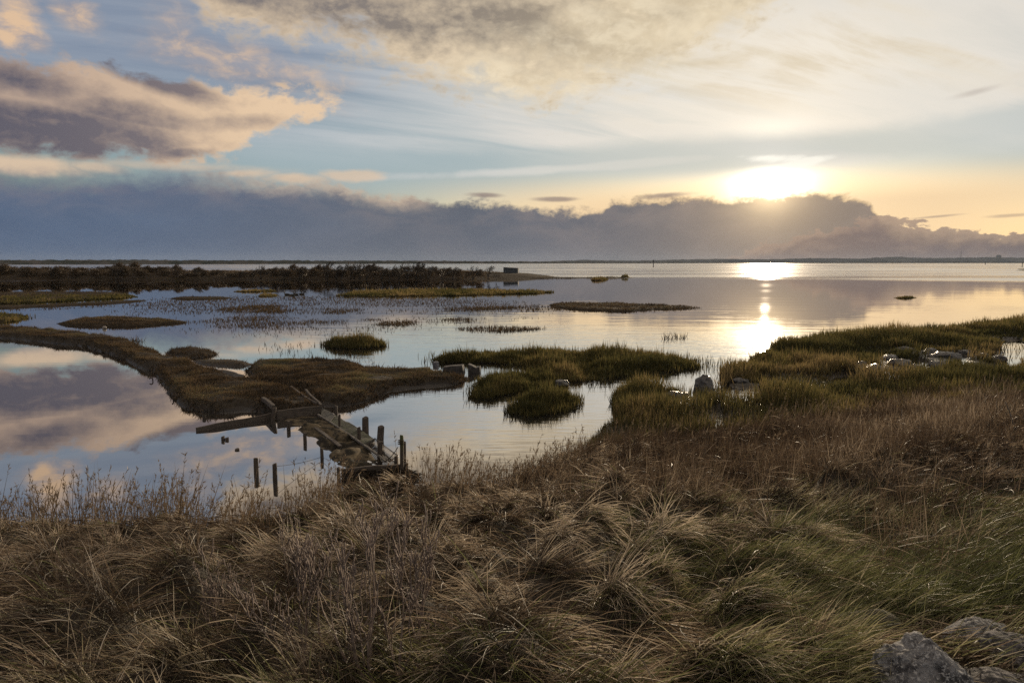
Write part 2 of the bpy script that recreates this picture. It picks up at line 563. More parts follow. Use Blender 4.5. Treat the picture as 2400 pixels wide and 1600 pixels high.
MARSH = smooth_poly(poly_w([(1345, 1062), (1400, 1008), (1445, 985), (1432, 950), (1446, 918), (1500, 905), (1560, 925), (1640, 930),
                            (1700, 905), (1694, 886), (1704, 872), (1745, 862), (1790, 835), (1820, 812), (1870, 803), (1935, 796), (2000, 790),
                            (2100, 782), (2200, 774), (2290, 767), (2400, 750), (2750, 725), (2900, 900), (2400, 960), (1900, 1010), (1500, 1060)]), 1)
PUDDLES = [smooth_poly(poly_w(q), 1) for q in (
    [(2010, 878), (2040, 868), (2075, 872), (2110, 866), (2135, 872), (2150, 884), (2110, 892), (2060, 890)],
    [(2145, 850), (2172, 846), (2190, 856), (2196, 872), (2180, 885), (2150, 878), (2152, 864)],
    [(2350, 800), (2385, 795), (2410, 815), (2400, 850), (2365, 868), (2345, 852), (2352, 825)],
    [(1690, 905), (1740, 908), (1785, 920), (1770, 940), (1725, 950), (1700, 940)],
    [(1955, 884), (1985, 880), (2010, 892), (1980, 900), (1950, 896)],
    [(1760, 890), (1790, 884), (1800, 896), (1775, 902)],
    [(2232, 838), (2258, 832), (2270, 850), (2250, 862)],
    [(1665, 965), (1690, 960), (1700, 1000), (1680, 1015)],
    [(2278, 862), (2330, 858), (2340, 872), (2290, 876)])]

# tussocks of the bank: (x, y, radius, height)
TUS = []


def toe_of(x, y):
    return np.interp(np.arctan2(x, np.maximum(y, 1e-3)), TOE_A, TOE_D)


for _ in range(26000):
    a = random.uniform(-0.80, 0.80)
    dd = math.sqrt(random.uniform(2.0 ** 2, 26.0 ** 2))
    x, y = dd * math.sin(a), dd * math.cos(a)
    td = float(toe_of(x, y))
    if dd > td - 0.25 or dd > 16 or dd * math.cos(a) < 1.2 or abs(a) > 0.74:
        continue
    r = random.uniform(0.17, 0.40)
    if all((x - q[0]) ** 2 + (y - q[1]) ** 2 > (0.94 * (r + q[2])) ** 2 for q in TUS):
        px, py, _d = project(x, y, 1.5 * (1 - dd / td))
        if 785 < px < 1000 and py < 1215:
            continue
        hgt = random.uniform(0.20, 0.46)
        if px > 1500:
            hgt *= 0.75
        if px > 1900 and py < 1250:
            hgt *= 0.7
        if px > 1930 and py > 1430:
            continue
        if px > 1850 and py > 1330:
            hgt *= 0.45
        TUS.append((x, y, r, hgt * min(1.0, 0.30 + (td - dd) * 0.30)))


def bank_z(x, y):
    D = np.hypot(x, y)
    td = toe_of(x, y)
    tt = (D - 2.5) / (td - 2.5)
    tt = np.where(np.asarray(y) < 0.5, 0.0, tt)
    z = 2.35 * np.power(np.clip(1 - tt, 0, 1), 1.12) - np.clip(tt - 1, 0, 1) * 2.0
    f = np.clip((1 - tt) * 5, 0, 1)
    z = z + 0.20 * fbm(x * 0.8, y * 0.8, 3, 4) * f + 0.05 * fbm(x * 3, y * 3, 5, 3) * f
    return z


def marsh_z(x, y):
    d = sdist(MARSH, x, y)
    z = -0.35 + 0.45 * sstep(-0.8, 0.5, d) + 0.06 * fbm(x * 0.9, y * 0.9, 9, 4)
    for q in PUDDLES:
        z = z - 0.22 * sstep(-0.35, 0.25, sdist(q, x, y) + 0.25 * fbm(x * 2, y * 2, 21, 3))
    return z


GS = 0.10
GXA = np.arange(-15.0, 34.0, GS)
GYA = np.arange(-5.0, 62.0, GS)
gx, gy = np.meshgrid(GXA, GYA)
gz = bank_z(gx, gy)
for (x, y, r, hgt) in TUS:
    i0, i1 = np.searchsorted(GXA, [x - 2.2 * r, x + 2.2 * r]); j0, j1 = np.searchsorted(GYA, [y - 2.2 * r, y + 2.2 * r])
    q = ((gx[j0:j1, i0:i1] - x) ** 2 + (gy[j0:j1, i0:i1] - y) ** 2) / (r * r)
    gz[j0:j1, i0:i1] += hgt * 0.80 * np.exp(-(q * 1.35) ** 1.6)
msk = (gy > 12) & (gx > -1)
mz = np.full(gx.shape, -0.6)
mz[msk] = marsh_z(gx[msk], gy[msk])
gz = np.maximum(np.maximum(gz, mz), -0.6)


def ground_z(x, y):
    fx = np.clip((np.asarray(x) - GXA[0]) / GS, 0, len(GXA) - 1.001)
    fy = np.clip((np.asarray(y) - GYA[0]) / GS, 0, len(GYA) - 1.001)
    i = fx.astype(int); j = fy.astype(int)
    u = fx - i; v = fy - j
    return (gz[j, i] * (1 - u) + gz[j, i + 1] * u) * (1 - v) + (gz[j + 1, i] * (1 - u) + gz[j + 1, i + 1] * u) * v


def on_ground(px, py):
    """where the line of sight meets the bank"""
    d = ray(px, py)
    tt = 1.5
    for _ in range(4000):
        x, y, z = d[0] * tt, d[1] * tt, H + d[2] * tt
        if z <= float(ground_z(x, y)):
            break
        tt += 0.015
    return Vector((x, y, float(ground_z(x, y))))


# soil material: dark ground, wetter and glossier where it is low
def soil_mat(name, dry, wet, lo, hi, scale=3.0, shine=0.35):
    m, t, o = new_mat(name)
    x, y, z = pos_of(t)
    n1 = noise(t, vec(t, x, y, z), scale, 6, 0.6)
    n2 = noise(t, vec(t, x, y, z), scale * 9, 4, 0.6)
    b = t.nodes.new('ShaderNodeBsdfPrincipled')
    w = (z + (n1 - 0.5) * 0.22).sm(hi, lo)
    c = mix(t, w, mix(t, n1.sm(0.35, 0.65), dry, tuple(q * 1.7 for q in dry)), wet)
    c = mix(t, n2.sm(0.55, 0.7) * 0.5, c, tuple(q * 0.5 for q in dry))
    t.links.new(c.s, b.inputs['Base Color'])
    rg = w * (shine - 0.85) + 0.85 + (n2 - 0.5) * 0.25
    t.links.new(rg.s, b.inputs['Roughness'])
    b.inputs['Specular IOR Level'].default_value = 0.35 if shine < 0.6 else 0.05
    bp = t.nodes.new('ShaderNodeBump')
    bp.inputs['Strength'].default_value = 0.8
    bp.inputs['Distance'].default_value = 0.05
    t.links.new((n1 + n2 * 0.5).s, bp.inputs['Height'])
    t.links.new(bp.outputs[0], b.inputs['Normal'])
    t.links.new(b.outputs[0], o.inputs[0])
    return m


m_bank = soil_mat('bank_soil', (0.026, 0.021, 0.015), (0.030, 0.025, 0.020), 0.04, 0.30)  # soil colour darkened to put shade in the hollows between tussocks
m_flat = soil_mat('flat_mud', (0.034, 0.026, 0.018), (0.026, 0.021, 0.016), 0.0, 0.06, 2.0, 0.9)
m_mud = soil_mat('mud', (0.034, 0.027, 0.019), (0.022, 0.019, 0.017), 0.02, 0.10, 4.0, 0.50)


def grid_faces(ny, nx):
    i = np.arange(ny * nx).reshape(ny, nx)
    a, b, c, d = i[:-1, :-1].ravel(), i[:-1, 1:].ravel(), i[1:, 1:].ravel(), i[1:, :-1].ravel()
    return np.stack([a, b, c, d], 1)


def mesh_grid(X2, Y2, Z2, keep=None):
    q = grid_faces(*X2.shape)
    if keep is not None:
        kf = keep.ravel()[q].any(1)
        q = q[kf]
    tris = np.concatenate([q[:, [0, 1, 2]], q[:, [0, 2, 3]]])
    used, inv = np.unique(tris, return_inverse=True)
    V = np.stack([X2.ravel(), Y2.ravel(), Z2.ravel()], 1)[used]
    return mesh_tris(V, inv.reshape(-1, 3), smooth=True)


st = 2
near = (np.hypot(gx, gy) < 17)
keep1 = (gz[::st, ::st] > -0.55) & (np.hypot(gx, gy)[::st, ::st] < 62)
ground = link_obj('ground', mesh_grid(gx[::st, ::st], gy[::st, ::st], gz[::st, ::st], keep1), m_bank, kind='structure',
                  label='grassy bank falling to the tidal marsh')
# bed under the water and the land behind the viewer
me = mesh_from([(-R, -60, -0.9), (R, -60, -0.9), (R, R, -0.9), (-R, R, -0.9)], [(0, 1, 2, 3)])
link_obj('seabed', me, m_mud, kind='structure')


def low_bank(name, px_poly, hgt, edge, step, seed, mat=m_mud, rough=0.05, it=2, label=None):
    poly = smooth_poly(poly_w(px_poly), it)
    def rag(a_, b_):
        return 0.45 * edge * fbm(a_ * 0.8 / edge, b_ * 0.8 / edge, seed, 4) + 0.55 * edge * fbm(a_ * 0.22 / edge, b_ * 0.22 / edge, seed + 9, 2)
    x0, y0 = poly.min(0) - 0.6 - edge; x1, y1 = poly.max(0) + 0.6 + edge
    X2, Y2 = np.meshgrid(np.arange(x0, x1, step), np.arange(y0, y1, step))
    d = sdist(poly, X2, Y2) + rag(X2, Y2)

    def hz(d, X, Y):
        return -0.12 + (hgt + 0.12) * np.power(sstep(-0.25 * edge, edge, d), 0.8) + rough * (fbm(X * 1.6, Y * 1.6, seed + 4, 4) + 0.8 * fbm(X * 0.5, Y * 0.5, seed + 6, 2)) * sstep(0, edge, d)
    Z2 = hz(d, X2, Y2)
    o = link_obj(name, mesh_grid(X2, Y2, Z2, d > -0.35 * edge), mat, kind='structure', label=label)

    def zf(x, y):
        dd = sdist(poly, x, y) + rag(x, y)
        return hz(dd, x, y), dd
    return poly, zf


SPIT = low_bank('mud_bank', [(-60, 764), (0, 771), (80, 777), (160, 784), (240, 793), (300, 804), (350, 821), (395, 842), (450, 858), (520, 878), (570, 896),
                             (620, 908), (680, 925), (720, 942), (748, 958), (735, 972), (690, 976), (640, 972), (600, 966), (560, 960), (520, 971),
                             (480, 968), (450, 962), (420, 946), (395, 926), (385, 902), (362, 882), (338, 864), (300, 850), (250, 828),
                             (200, 814), (120, 803), (0, 791), (-60, 787)], 0.26, 0.32, 0.10, 31, rough=0.09, label='low turf covered mud spit curving into the pond')
LOBE = low_bank('mud_bank', [(575, 900), (620, 890), (700, 880), (800, 876), (870, 870), (930, 876), (1000, 881), (1060, 883), (1092, 888), (1085, 900),
                             (1000, 905), (930, 911), (895, 922), (866, 937), (810, 949), (762, 951), (725, 941), (690, 918), (640, 914)], 0.24, 0.32, 0.10, 41, rough=0.09)
SHELF = low_bank('mud_bank', [(640, 925), (700, 922), (760, 915), (850, 905), (930, 905), (1010, 900), (1080, 898), (1060, 907), (960, 914), (905, 926), (870, 941), (815, 953), (765, 955), (700, 960)], 0.07, 0.5, 0.11, 43, rough=0.05)
SHELFL = low_bank('mud_bank', [(400, 905), (470, 940), (560, 945), (640, 955), (650, 980), (600, 972), (560, 966), (520, 975), (470, 972), (425, 952), (398, 930)], 0.06, 0.45, 0.11, 47, rough=0.05)
ISL3 = low_bank('mud_bank', [(568, 874), (600, 856), (700, 851), (800, 853), (850, 860), (882, 871), (840, 879), (760, 882), (660, 888), (600, 888)], 0.26, 0.45, 0.12, 51, rough=0.07)
ISL4 = low_bank('mud_bank', [(383, 829), (420, 821), (460, 818), (500, 824), (514, 831), (470, 840), (410, 838)], 0.18, 0.45, 0.14, 61)
ISL5 = low_bank('mud_bank', [(430, 847), (500, 842), (560, 845), (618, 852), (560, 862), (480, 859)], 0.12, 0.5, 0.16, 71)
WETM = low_bank('mud_bank', [(390, 842), (470, 850), (560, 866), (650, 895), (700, 915), (650, 925), (560, 905), (470, 870)], 0.06, 0.5, 0.14, 81, rough=0.04)
OVAL = low_bank('mud_bank', [(132, 757), (180, 750), (250, 744), (330, 746), (400, 750), (470, 756), (400, 761), (300, 768), (200, 767), (150, 763)], 0.16, 0.8, 0.3, 91, mat=m_flat)
THIN = low_bank('mud_bank', [(1270, 714), (1350, 710), (1480, 711), (1580, 716), (1640, 721), (1560, 726), (1480, 731), (1400, 730), (1320, 725)], 0.12, 1.2, 0.4, 101, mat=m_flat)
FLAT = low_bank('mud_bank', [(-60, 686), (150, 684), (330, 688), (280, 698), (150, 706), (50, 711), (-60, 712)], 0.16, 1.5, 0.6, 111, mat=m_flat)
STRIP = low_bank('mud_bank', [(-60, 718), (150, 712), (300, 704), (370, 702), (360, 708), (250, 713), (120, 720), (-60, 727)], 0.10, 1.2, 0.5, 121, mat=m_flat)
STRIP2 = low_bank('mud_bank', [(378, 701), (430, 695), (500, 696), (560, 698), (500, 702), (420, 703)], 0.10, 1.2, 0.5, 131, mat=m_flat)
TUFTL = low_bank('mud_bank', [(-60, 738), (20, 736), (70, 740), (50, 752), (0, 758), (-60, 758)], 0.16, 0.8, 0.3, 141, mat=m_flat)

# the long shrubby spit across the lagoon
FAR = low_bank('island', [(-700, 662), (-300, 660), (0, 658), (300, 657), (600, 656.5), (900, 656), (1150, 655.5), (1230, 653), (1262, 650),
                          (1240, 645), (1120, 643.5), (800, 644), (300, 646), (-100, 647), (-700, 647)], 1.5, 16.0, 2.0, 151, rough=0.25, mat=m_flat, it=1,
               label='long low spit with scrub across the lagoon')
TIP = low_bank('island', [(1080, 655), (1150, 655), (1225, 653.2), (1280, 650.5), (1255, 645), (1180, 642), (1090, 642)], 1.0, 11.0, 1.6, 153, rough=0.12, it=1, mat=m_flat)
BAR = low_bank('mud_bank', [(1240, 653), (1320, 652.6), (1420, 652.4), (1480, 651.6), (1490, 650.6), (1400, 650.8), (1300, 651), (1240, 651.2)], 0.28, 4.0, 1.5, 161, rough=0.12, it=1, mat=m_flat)
SANDR = low_bank('mud_bank', [(2366, 634), (2390, 630.4), (2440, 630), (2440, 636.5), (2390, 636)], 0.9, 14.0, 3.0, 171, it=1, mat=m_flat)
SANDR2 = low_bank('mud_bank', [(2330, 632.6), (2370, 631.4), (2376, 632.2), (2335, 633.0)], 0.25, 6.0, 3.0, 181, it=1, mat=m_flat)


# ------------------------------------------------------------------ shores and hills across the bay
def shore_strip(name, prof, depth, mat, kind, label, jag, seed, base_z=-0.5):
    """prof: px, waterline py, top py.  A ridge with a front slope, a top and a back."""
    px = np.arange(prof[0][0], prof[-1][0], 3.0)
    wl = np.interp(px, [q[0] for q in prof], [q[1] for q in prof])
    tp = np.interp(px, [q[0] for q in prof], [q[2] for q in prof])
    rows = []
    for k, (f, back) in enumerate(((0.0, 0.0), (0.62, 0.04), (0.92, 0.30), (1.0, 0.5), (0.6, 0.8), (0.0, 1.0))):
        pts = []
        for i in range(len(px)):
            d = ray(px[i], wl[i]); tt = -H / d[2]
            D = math.hypot(d[0], d[1]) * tt
            ux_, uy_ = d[0] / math.hypot(d[0], d[1]), d[1] / math.hypot(d[0], d[1])
            D2 = D + depth * back
            top = H + (615.5 - tp[i]) / F * D2
            n = jag * D / 1600.0 * (fbm(px[i] * 0.09, 3.0 * k, seed, 4) + 0.6 * (vnoise(px[i] * 0.31, k * 2.0, seed + 3) - 0.5))
            pts.append((ux_ * D2, uy_ * D2, base_z if f == 0 else max(0.4, top * f + n)))
        rows.append(pts)
    V = np.array(rows)
    q = grid_faces(V.shape[0], V.shape[1])
    tris = np.concatenate([q[:, [0, 1, 2]], q[:, [0, 2, 3]]])
    return link_obj(name, mesh_tris(V.reshape(-1, 3), tris, smooth=False), mat, kind=kind, label=label)


def far_mat(name, c0, c1, sc_):
    m, t, o = new_mat(name)
    x, y, z = pos_of(t)
    n = noise(t, vec(t, x, y, z * 3.0), sc_, 6, 0.65)
    b = t.nodes.new('ShaderNodeBsdfDiffuse')
    t.links.new(mix(t, n.sm(0.35, 0.65), c0, c1).s, b.inputs[0])
    t.links.new(b.outputs[0], o.inputs[0])
    return m


m_hill = far_mat('wooded_hills', (0.10, 0.11, 0.12), (0.17, 0.17, 0.17), 0.004)
m_wood = far_mat('shore_woods', (0.050, 0.058, 0.050), (0.13, 0.12, 0.11), 0.02)
shore_strip('hills', [(1120, 617.3, 613.5), (1250, 617.0, 613), (1340, 616.8, 610.5), (1368, 616.7, 608.5), (1400, 616.7, 610), (1480, 616.6, 611),
                      (1600, 616.5, 608.5), (1700, 616.45, 607), (1790, 616.45, 608.5), (1860, 616.45, 606.5), (1930, 616.45, 606), (2000, 616.45, 607.5),
                      (2095, 616.4, 603.5), (2160, 616.4, 606), (2240, 616.4, 606), (2310, 616.4, 605), (2400, 616.4, 606), (2800, 616.4, 604)],
            1500, m_hill, 'structure', 'low wooded hills along the far side of the bay', 1.0, 5)
shore_strip('far_shore', [(-500, 620.5, 610), (0, 620.0, 610.5), (300, 619.6, 610), (620, 619.0, 610.6), (900, 618.4, 611), (1120, 617.9, 612),
                          (1300, 617.3, 613.5), (1700, 616.7, 614.4), (2400, 616.6, 614.2), (2800, 616.6, 614.0)],
            160, m_wood, 'structure', 'dark wooded shore across the bay', 1.6, 8)

# ------------------------------------------------------------------ grass blades
def blades(base, d0, length, width, droop, nseg, v, ground=None, lift=None, side=None):
    """arrays for curved tapering blades: points, triangles and two values per point"""
    N = len(base)
    p = np.array(base, float).copy()
    d = np.array(d0, float)
    d /= np.linalg.norm(d, axis=1, keepdims=True)
    if side is None:
        ra = rng.uniform(0, 2 * np.pi, N)
        h = np.stack([np.cos(ra), np.sin(ra), rng.uniform(-0.3, 0.3, N)], 1)
        side = np.cross(d, h)
        side /= np.linalg.norm(side, axis=1, keepdims=True) + 1e-9
    ln = np.asarray(length)[:, None]
    st_ = ln / nseg
    w = np.asarray(width)[:, None] * 0.5
    out_v = np.zeros((N, 2 * nseg + 1, 3))
    tv = np.zeros((N, 2 * nseg + 1))
    for k in range(nseg):
        f = k / nseg
        ww = w * (0.75 + 0.25 * min(1, f * 3)) * (1 - f ** 2.2)
        out_v[:, 2 * k] = p - side * ww
        out_v[:, 2 * k + 1] = p + side * ww
        tv[:, 2 * k:2 * k + 2] = f
        p = p + d * st_
        d = d.copy()
        d[:, 2] -= np.asarray(droop) * (0.5 + f) * (2.0 / nseg)
        d /= np.linalg.norm(d, axis=1, keepdims=True) + 1e-9
        if ground is not None:
            g = ground(p[:, 0], p[:, 1]) + (lift if lift is not None else 0.02)
            low = p[:, 2] < g
            p[:, 2] = np.where(low, g, p[:, 2])
            d[:, 2] = np.where(low, np.maximum(d[:, 2], -0.12), d[:, 2])
    out_v[:, 2 * nseg] = p
    tv[:, 2 * nseg] = 1.0
    b = []
    for k in range(nseg - 1):
        a = 2 * k
        b += [(a, a + 1, a + 3), (a, a + 3, a + 2)]
    a = 2 * (nseg - 1)
    b.append((a, a + 1, a + 2))
    T = np.array(b)[None] + (np.arange(N) * (2 * nseg + 1))[:, None, None]
    vv = np.repeat(np.asarray(v)[:, None], 2 * nseg + 1, 1)
    return out_v.reshape(-1, 3), T.reshape(-1, 3), vv.ravel(), tv.ravel(), p


def join(parts):
    V, T, A, B, off = [], [], [], [], 0
    for q in parts:
        V.append(q[0]); T.append(q[1] + off); A.append(q[2]); B.append(q[3]); off += len(q[0])
    return np.concatenate(V), np.concatenate(T), np.concatenate(A), np.concatenate(B)


def blade_obj(name, parts, mat, origin=None, **kw):
    V, T, A, B = join(parts)
    if origin is not None:
        V = V - np.array(origin)
    o = link_obj(name, mesh_tris(V, T, attrs={'v': A, 't': B}), mat, **kw)
    if origin is not None:
        o.location = origin
    return o


def grass_mat(name, ramp, trans=0.35, root=None, rough=0.5, spec=0.3):
    """ramp: colours for v from 0 to 1; root: colour at the foot of each blade"""
    m, t, o = new_mat(name)
    a = t.nodes.new('ShaderNodeAttribute'); a.attribute_name = 'v'
    b = t.nodes.new('ShaderNodeAttribute'); b.attribute_name = 't'
    cr = t.nodes.new('ShaderNodeValToRGB')
    t.links.new(a.outputs['Fac'], cr.inputs[0])
    el_ = cr.color_ramp.elements
    while len(el_) < len(ramp):
        el_.new(0.5)
    for e, (p_, c) in zip(el_, ramp):
        e.position = p_; e.color = tuple(c) + (1,)
    c = E(t, cr.outputs[0])
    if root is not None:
        c = mix(t, E(t, b.outputs['Fac']).sm(0.6, 0.05), c, root)  # brown foot colour, darkened further to paint shade into the hollows
    pr = t.nodes.new('ShaderNodeBsdfPrincipled')
    pr.inputs['Roughness'].default_value = rough
    pr.inputs['Specular IOR Level'].default_value = spec
    t.links.new(c.s, pr.inputs['Base Color'])
    tr = t.nodes.new('ShaderNodeBsdfTranslucent')
    t.links.new(c.s, tr.inputs[0])
    mx = t.nodes.new('ShaderNodeMixShader')
    mx.inputs[0].default_value = trans
    t.links.new(pr.outputs[0], mx.inputs[1]); t.links.new(tr.outputs[0], mx.inputs[2])
    t.links.new(mx.outputs[0], o.inputs[0])
    return m


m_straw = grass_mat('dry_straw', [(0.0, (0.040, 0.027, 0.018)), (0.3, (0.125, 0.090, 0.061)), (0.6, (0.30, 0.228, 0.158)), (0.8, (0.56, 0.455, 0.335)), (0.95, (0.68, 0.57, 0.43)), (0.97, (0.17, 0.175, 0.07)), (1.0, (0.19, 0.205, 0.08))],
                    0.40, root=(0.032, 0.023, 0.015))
m_under = grass_mat('dead_undergrowth', [(0.0, (0.022, 0.016, 0.011)), (0.5, (0.060, 0.044, 0.029)), (0.85, (0.16, 0.125, 0.08)), (1.0, (0.08, 0.10, 0.03))], 0.25)  # dead growth, its colour also lowered to deepen the shade between tussocks
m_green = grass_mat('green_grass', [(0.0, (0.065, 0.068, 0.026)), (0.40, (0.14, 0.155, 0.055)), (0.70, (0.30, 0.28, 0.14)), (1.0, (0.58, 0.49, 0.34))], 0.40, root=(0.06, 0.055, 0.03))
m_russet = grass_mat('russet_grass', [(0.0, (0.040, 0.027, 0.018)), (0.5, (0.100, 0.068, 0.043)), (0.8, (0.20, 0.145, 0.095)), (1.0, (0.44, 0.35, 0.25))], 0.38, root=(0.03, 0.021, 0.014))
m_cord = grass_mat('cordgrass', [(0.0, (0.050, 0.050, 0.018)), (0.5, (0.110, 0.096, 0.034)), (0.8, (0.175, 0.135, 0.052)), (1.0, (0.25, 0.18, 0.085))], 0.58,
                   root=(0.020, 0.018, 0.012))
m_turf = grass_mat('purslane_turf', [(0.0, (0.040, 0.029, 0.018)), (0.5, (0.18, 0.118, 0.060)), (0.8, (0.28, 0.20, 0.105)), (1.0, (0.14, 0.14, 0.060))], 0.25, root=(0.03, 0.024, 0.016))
m_seed = grass_mat('seed_heads', [(0.0, (0.10, 0.070, 0.044)), (0.6, (0.20, 0.145, 0.095)), (1.0, (0.32, 0.25, 0.17))], 0.35)
m_scrub = grass_mat('scrub_twigs', [(0.0, (0.045, 0.036, 0.024)), (0.6, (0.115, 0.086, 0.056)), (1.0, (0.19, 0.135, 0.085))], 0.25)


def sample_poly(poly, n, fall=1.0):
    x0, y0 = poly.min(0); x1, y1 = poly.max(0)
    Dm = max(2.0, y0)
    out_, got = [], 0
    for _ in range(400):
        x = rng.uniform(x0, x1, 40000); y = rng.uniform(y0, y1, 40000)
        k = inside(poly, x, y) & (rng.uniform(0, 1, 40000) < (Dm / np.maximum(Dm, np.hypot(x, y))) ** fall)
        out_.append(np.stack([x[k], y[k]], 1)); got += k.sum()
        if got >= n:
            break
    return np.concatenate(out_)[:n]


def upright(xy, z, hgt, width, lean=0.25, droop=0.25, nseg=2, v=None, wind=(0.0, 0.0)):
    n = len(xy)
    base = np.stack([xy[:, 0], xy[:, 1], z], 1)
    d = np.stack([rng.normal(wind[0], lean, n), rng.normal(wind[1], lean, n), np.ones(n)], 1)
    ra = rng.uniform(-0.9, 0.9, n)                       # blades turn mostly flat to the viewer or edge on at random
    side = np.stack([np.cos(ra), np.sin(ra), np.zeros(n)], 1)
    return blades(base, d, hgt, width, np.full(n, droop), nseg, rng.uniform(0, 1, n) if v is None else v, side=side)

# ------------------------------------------------------------------ small builders
def wood_mat(name, c0, c1, moss=None, axis='z'):
    m, t, o = new_mat(name)
    tcn = t.nodes.new('ShaderNodeTexCoord')
    s = t.nodes.new('ShaderNodeSeparateXYZ')
    t.links.new(tcn.outputs['Object'], s.inputs[0])
    x, y, z = [E(t, s.outputs[i]) for i in range(3)]
    if axis == 'z':
        gv = vec(t, x * 60.0, y * 60.0, z * 4.0)
    else:
        gv = vec(t, x * 4.0, y * 60.0, z * 60.0)
    n = noise(t, gv, 1.0, 5, 0.6)
    n2 = noise(t, vec(t, x, y, z), 7.0, 4, 0.6)
    c = mix(t, n.sm(0.35, 0.68), c0, c1)
    c = mix(t, n2.sm(0.5, 0.75) * 0.6, c, tuple(q * 0.45 for q in c0))
    if moss:
        c = mix(t, (z + (n2 - 0.5) * 0.4).sm(moss[0], moss[1]) * 0.9, c, (0.085, 0.10, 0.022))
    b = t.nodes.new('ShaderNodeBsdfPrincipled')
    b.inputs['Roughness'].default_value = 0.8
    t.links.new(c.s, b.inputs['Base Color'])
    bp = t.nodes.new('ShaderNodeBump')
    bp.inputs['Strength'].default_value = 0.6
    bp.inputs['Distance'].default_value = 0.01
    t.links.new(n.s, bp.inputs['Height'])
    t.links.new(bp.outputs[0], b.inputs['Normal'])
    t.links.new(b.outputs[0], o.inputs[0])
    return m


m_post = wood_mat('wet_post_wood', (0.055, 0.042, 0.032), (0.115, 0.090, 0.070))
m_mossy = wood_mat('mossy_post_wood', (0.060, 0.046, 0.034), (0.12, 0.095, 0.07), moss=(0.35, 0.75))
m_plank = wood_mat('grey_plank_wood', (0.060, 0.048, 0.038), (0.135, 0.108, 0.085), axis='x')


def simple_mat(name, c, rough=0.6, metal=0.0, var=0.3, scale=8.0, bump_=0.0, c2=None):
    m, t, o = new_mat(name)
    tcn = t.nodes.new('ShaderNodeTexCoord')
    n = noise(t, E(t, tcn.outputs['Object']), scale, 6, 0.62)
    b = t.nodes.new('ShaderNodeBsdfPrincipled')
    c2 = c2 or tuple(q * (1 - var) for q in c)
    t.links.new(mix(t, n.sm(0.38, 0.62), c2, c).s, b.inputs['Base Color'])
    b.inputs['Roughness'].default_value = rough
    b.inputs['Metallic'].default_value = metal
    if bump_:
        bp = t.nodes.new('ShaderNodeBump')
        bp.inputs['Strength'].default_value = 0.9
        bp.inputs['Distance'].default_value = bump_
        t.links.new(n.s, bp.inputs['Height'])
        t.links.new(bp.outputs[0], b.inputs['Normal'])
    t.links.new(b.outputs[0], o.inputs[0])
    return m


def tag(o, label, cat, group=None):
    o['label'] = label; o['category'] = cat
    if group:
        o['group'] = group
    return o


def empty(name, loc, rot=(0, 0, 0)):
    o = bpy.data.objects.new(name, None)
    COL.objects.link(o)
    o.location = loc; o.rotation_euler = rot
    return o


def post_mesh(r, hgt, under, seed, square=False, n=10):
    rr = random.Random(seed)
    zs = [-under, -0.02, hgt * 0.35, hgt * 0.7, hgt * 0.955, hgt]
    V, Fc = [], []
    ph = rr.uniform(0, 6)
    ang_ = [2 * math.pi * k / n + rr.uniform(-0.12, 0.12) for k in range(n)]
    rad = [rr.uniform(0.86, 1.1) for _ in range(n)]
    for i, z in enumerate(zs):
        s = r * (1.06 - 0.10 * i / 5) * (0.84 if i == 5 else 1.0)
        cx, cy_ = 0.10 * r * math.sin(ph + z * 5), 0.10 * r * math.cos(ph * 2 + z * 4)
        for a, q in zip(ang_, rad):
            if square:
                m_ = max(abs(math.cos(a)), abs(math.sin(a)))
                q = min(1.25, q / m_ * 0.92)
            tilt = 0.25 * r * math.cos(a + ph) if i >= 4 else 0
            V.append((cx + s * q * math.cos(a), cy_ + s * q * math.sin(a), z + tilt))
    for i in range(len(zs) - 1):
        for k in range(n):
            Fc.append((i * n + k, i * n + (k + 1) % n, (i + 1) * n + (k + 1) % n, (i + 1) * n + k))
    V.append((cx, cy_, hgt * 1.0)); c = len(V) - 1
    for k in range(n):
        Fc.append(((len(zs) - 1) * n + k, (len(zs) - 1) * n + (k + 1) % n, c))
    return mesh_from(V, Fc)


def post(px, top, base, wpx, label, z0=0.0, tilt=(0, 0), mat=m_post, square=False, group='old sluice posts', name='post', under=0.6):
    p = P(px, base, z0)
    dep = float(project(*p)[2])
    hgt = (base - top) * dep / F / CP
    o = link_obj(name, post_mesh(wpx * 0.5 * dep / F, hgt, under, int(px * 13 + base), square), mat)
    o.location = p
    o.rotation_euler = (tilt[0], tilt[1], (px % 7) * 0.3)
    return tag(o, label, 'post', group)


def board_mesh(L, hgt, th, seed, seg=8, warp=0.012):
    """a plank along +x, its foot at z = 0"""
    rr = random.Random(seed)
    bm = bmesh.new()
    rings = []
    for i in range(seg + 1):
        x = L * i / seg
        dy = warp * math.sin(i * 1.3 + seed); dz = warp * 0.8 * math.sin(i * 0.9 + seed * 2) + rr.uniform(-0.004, 0.004)
        c = min(hgt, th) * 0.12
        q = [(-th / 2 + c, 0), (th / 2 - c, 0), (th / 2, c), (th / 2, hgt - c), (th / 2 - c, hgt), (-th / 2 + c, hgt), (-th / 2, hgt - c), (-th / 2, c)]
        rings.append([bm.verts.new((x + (rr.uniform(-0.01, 0.01) if i in (0, seg) else 0), y + dy, z + dz * (z > 0))) for y, z in q])
    for a, b in zip(rings, rings[1:]):
        for k in range(8):
            bm.faces.new((a[k], a[(k + 1) % 8], b[(k + 1) % 8], b[k]))
    bm.faces.new(rings[0][::-1]); bm.faces.new(rings[-1])
    bmesh.ops.recalc_face_normals(bm, faces=bm.faces)
    me = bpy.data.meshes.new('board')
    bm.to_mesh(me); bm.free()
    return me


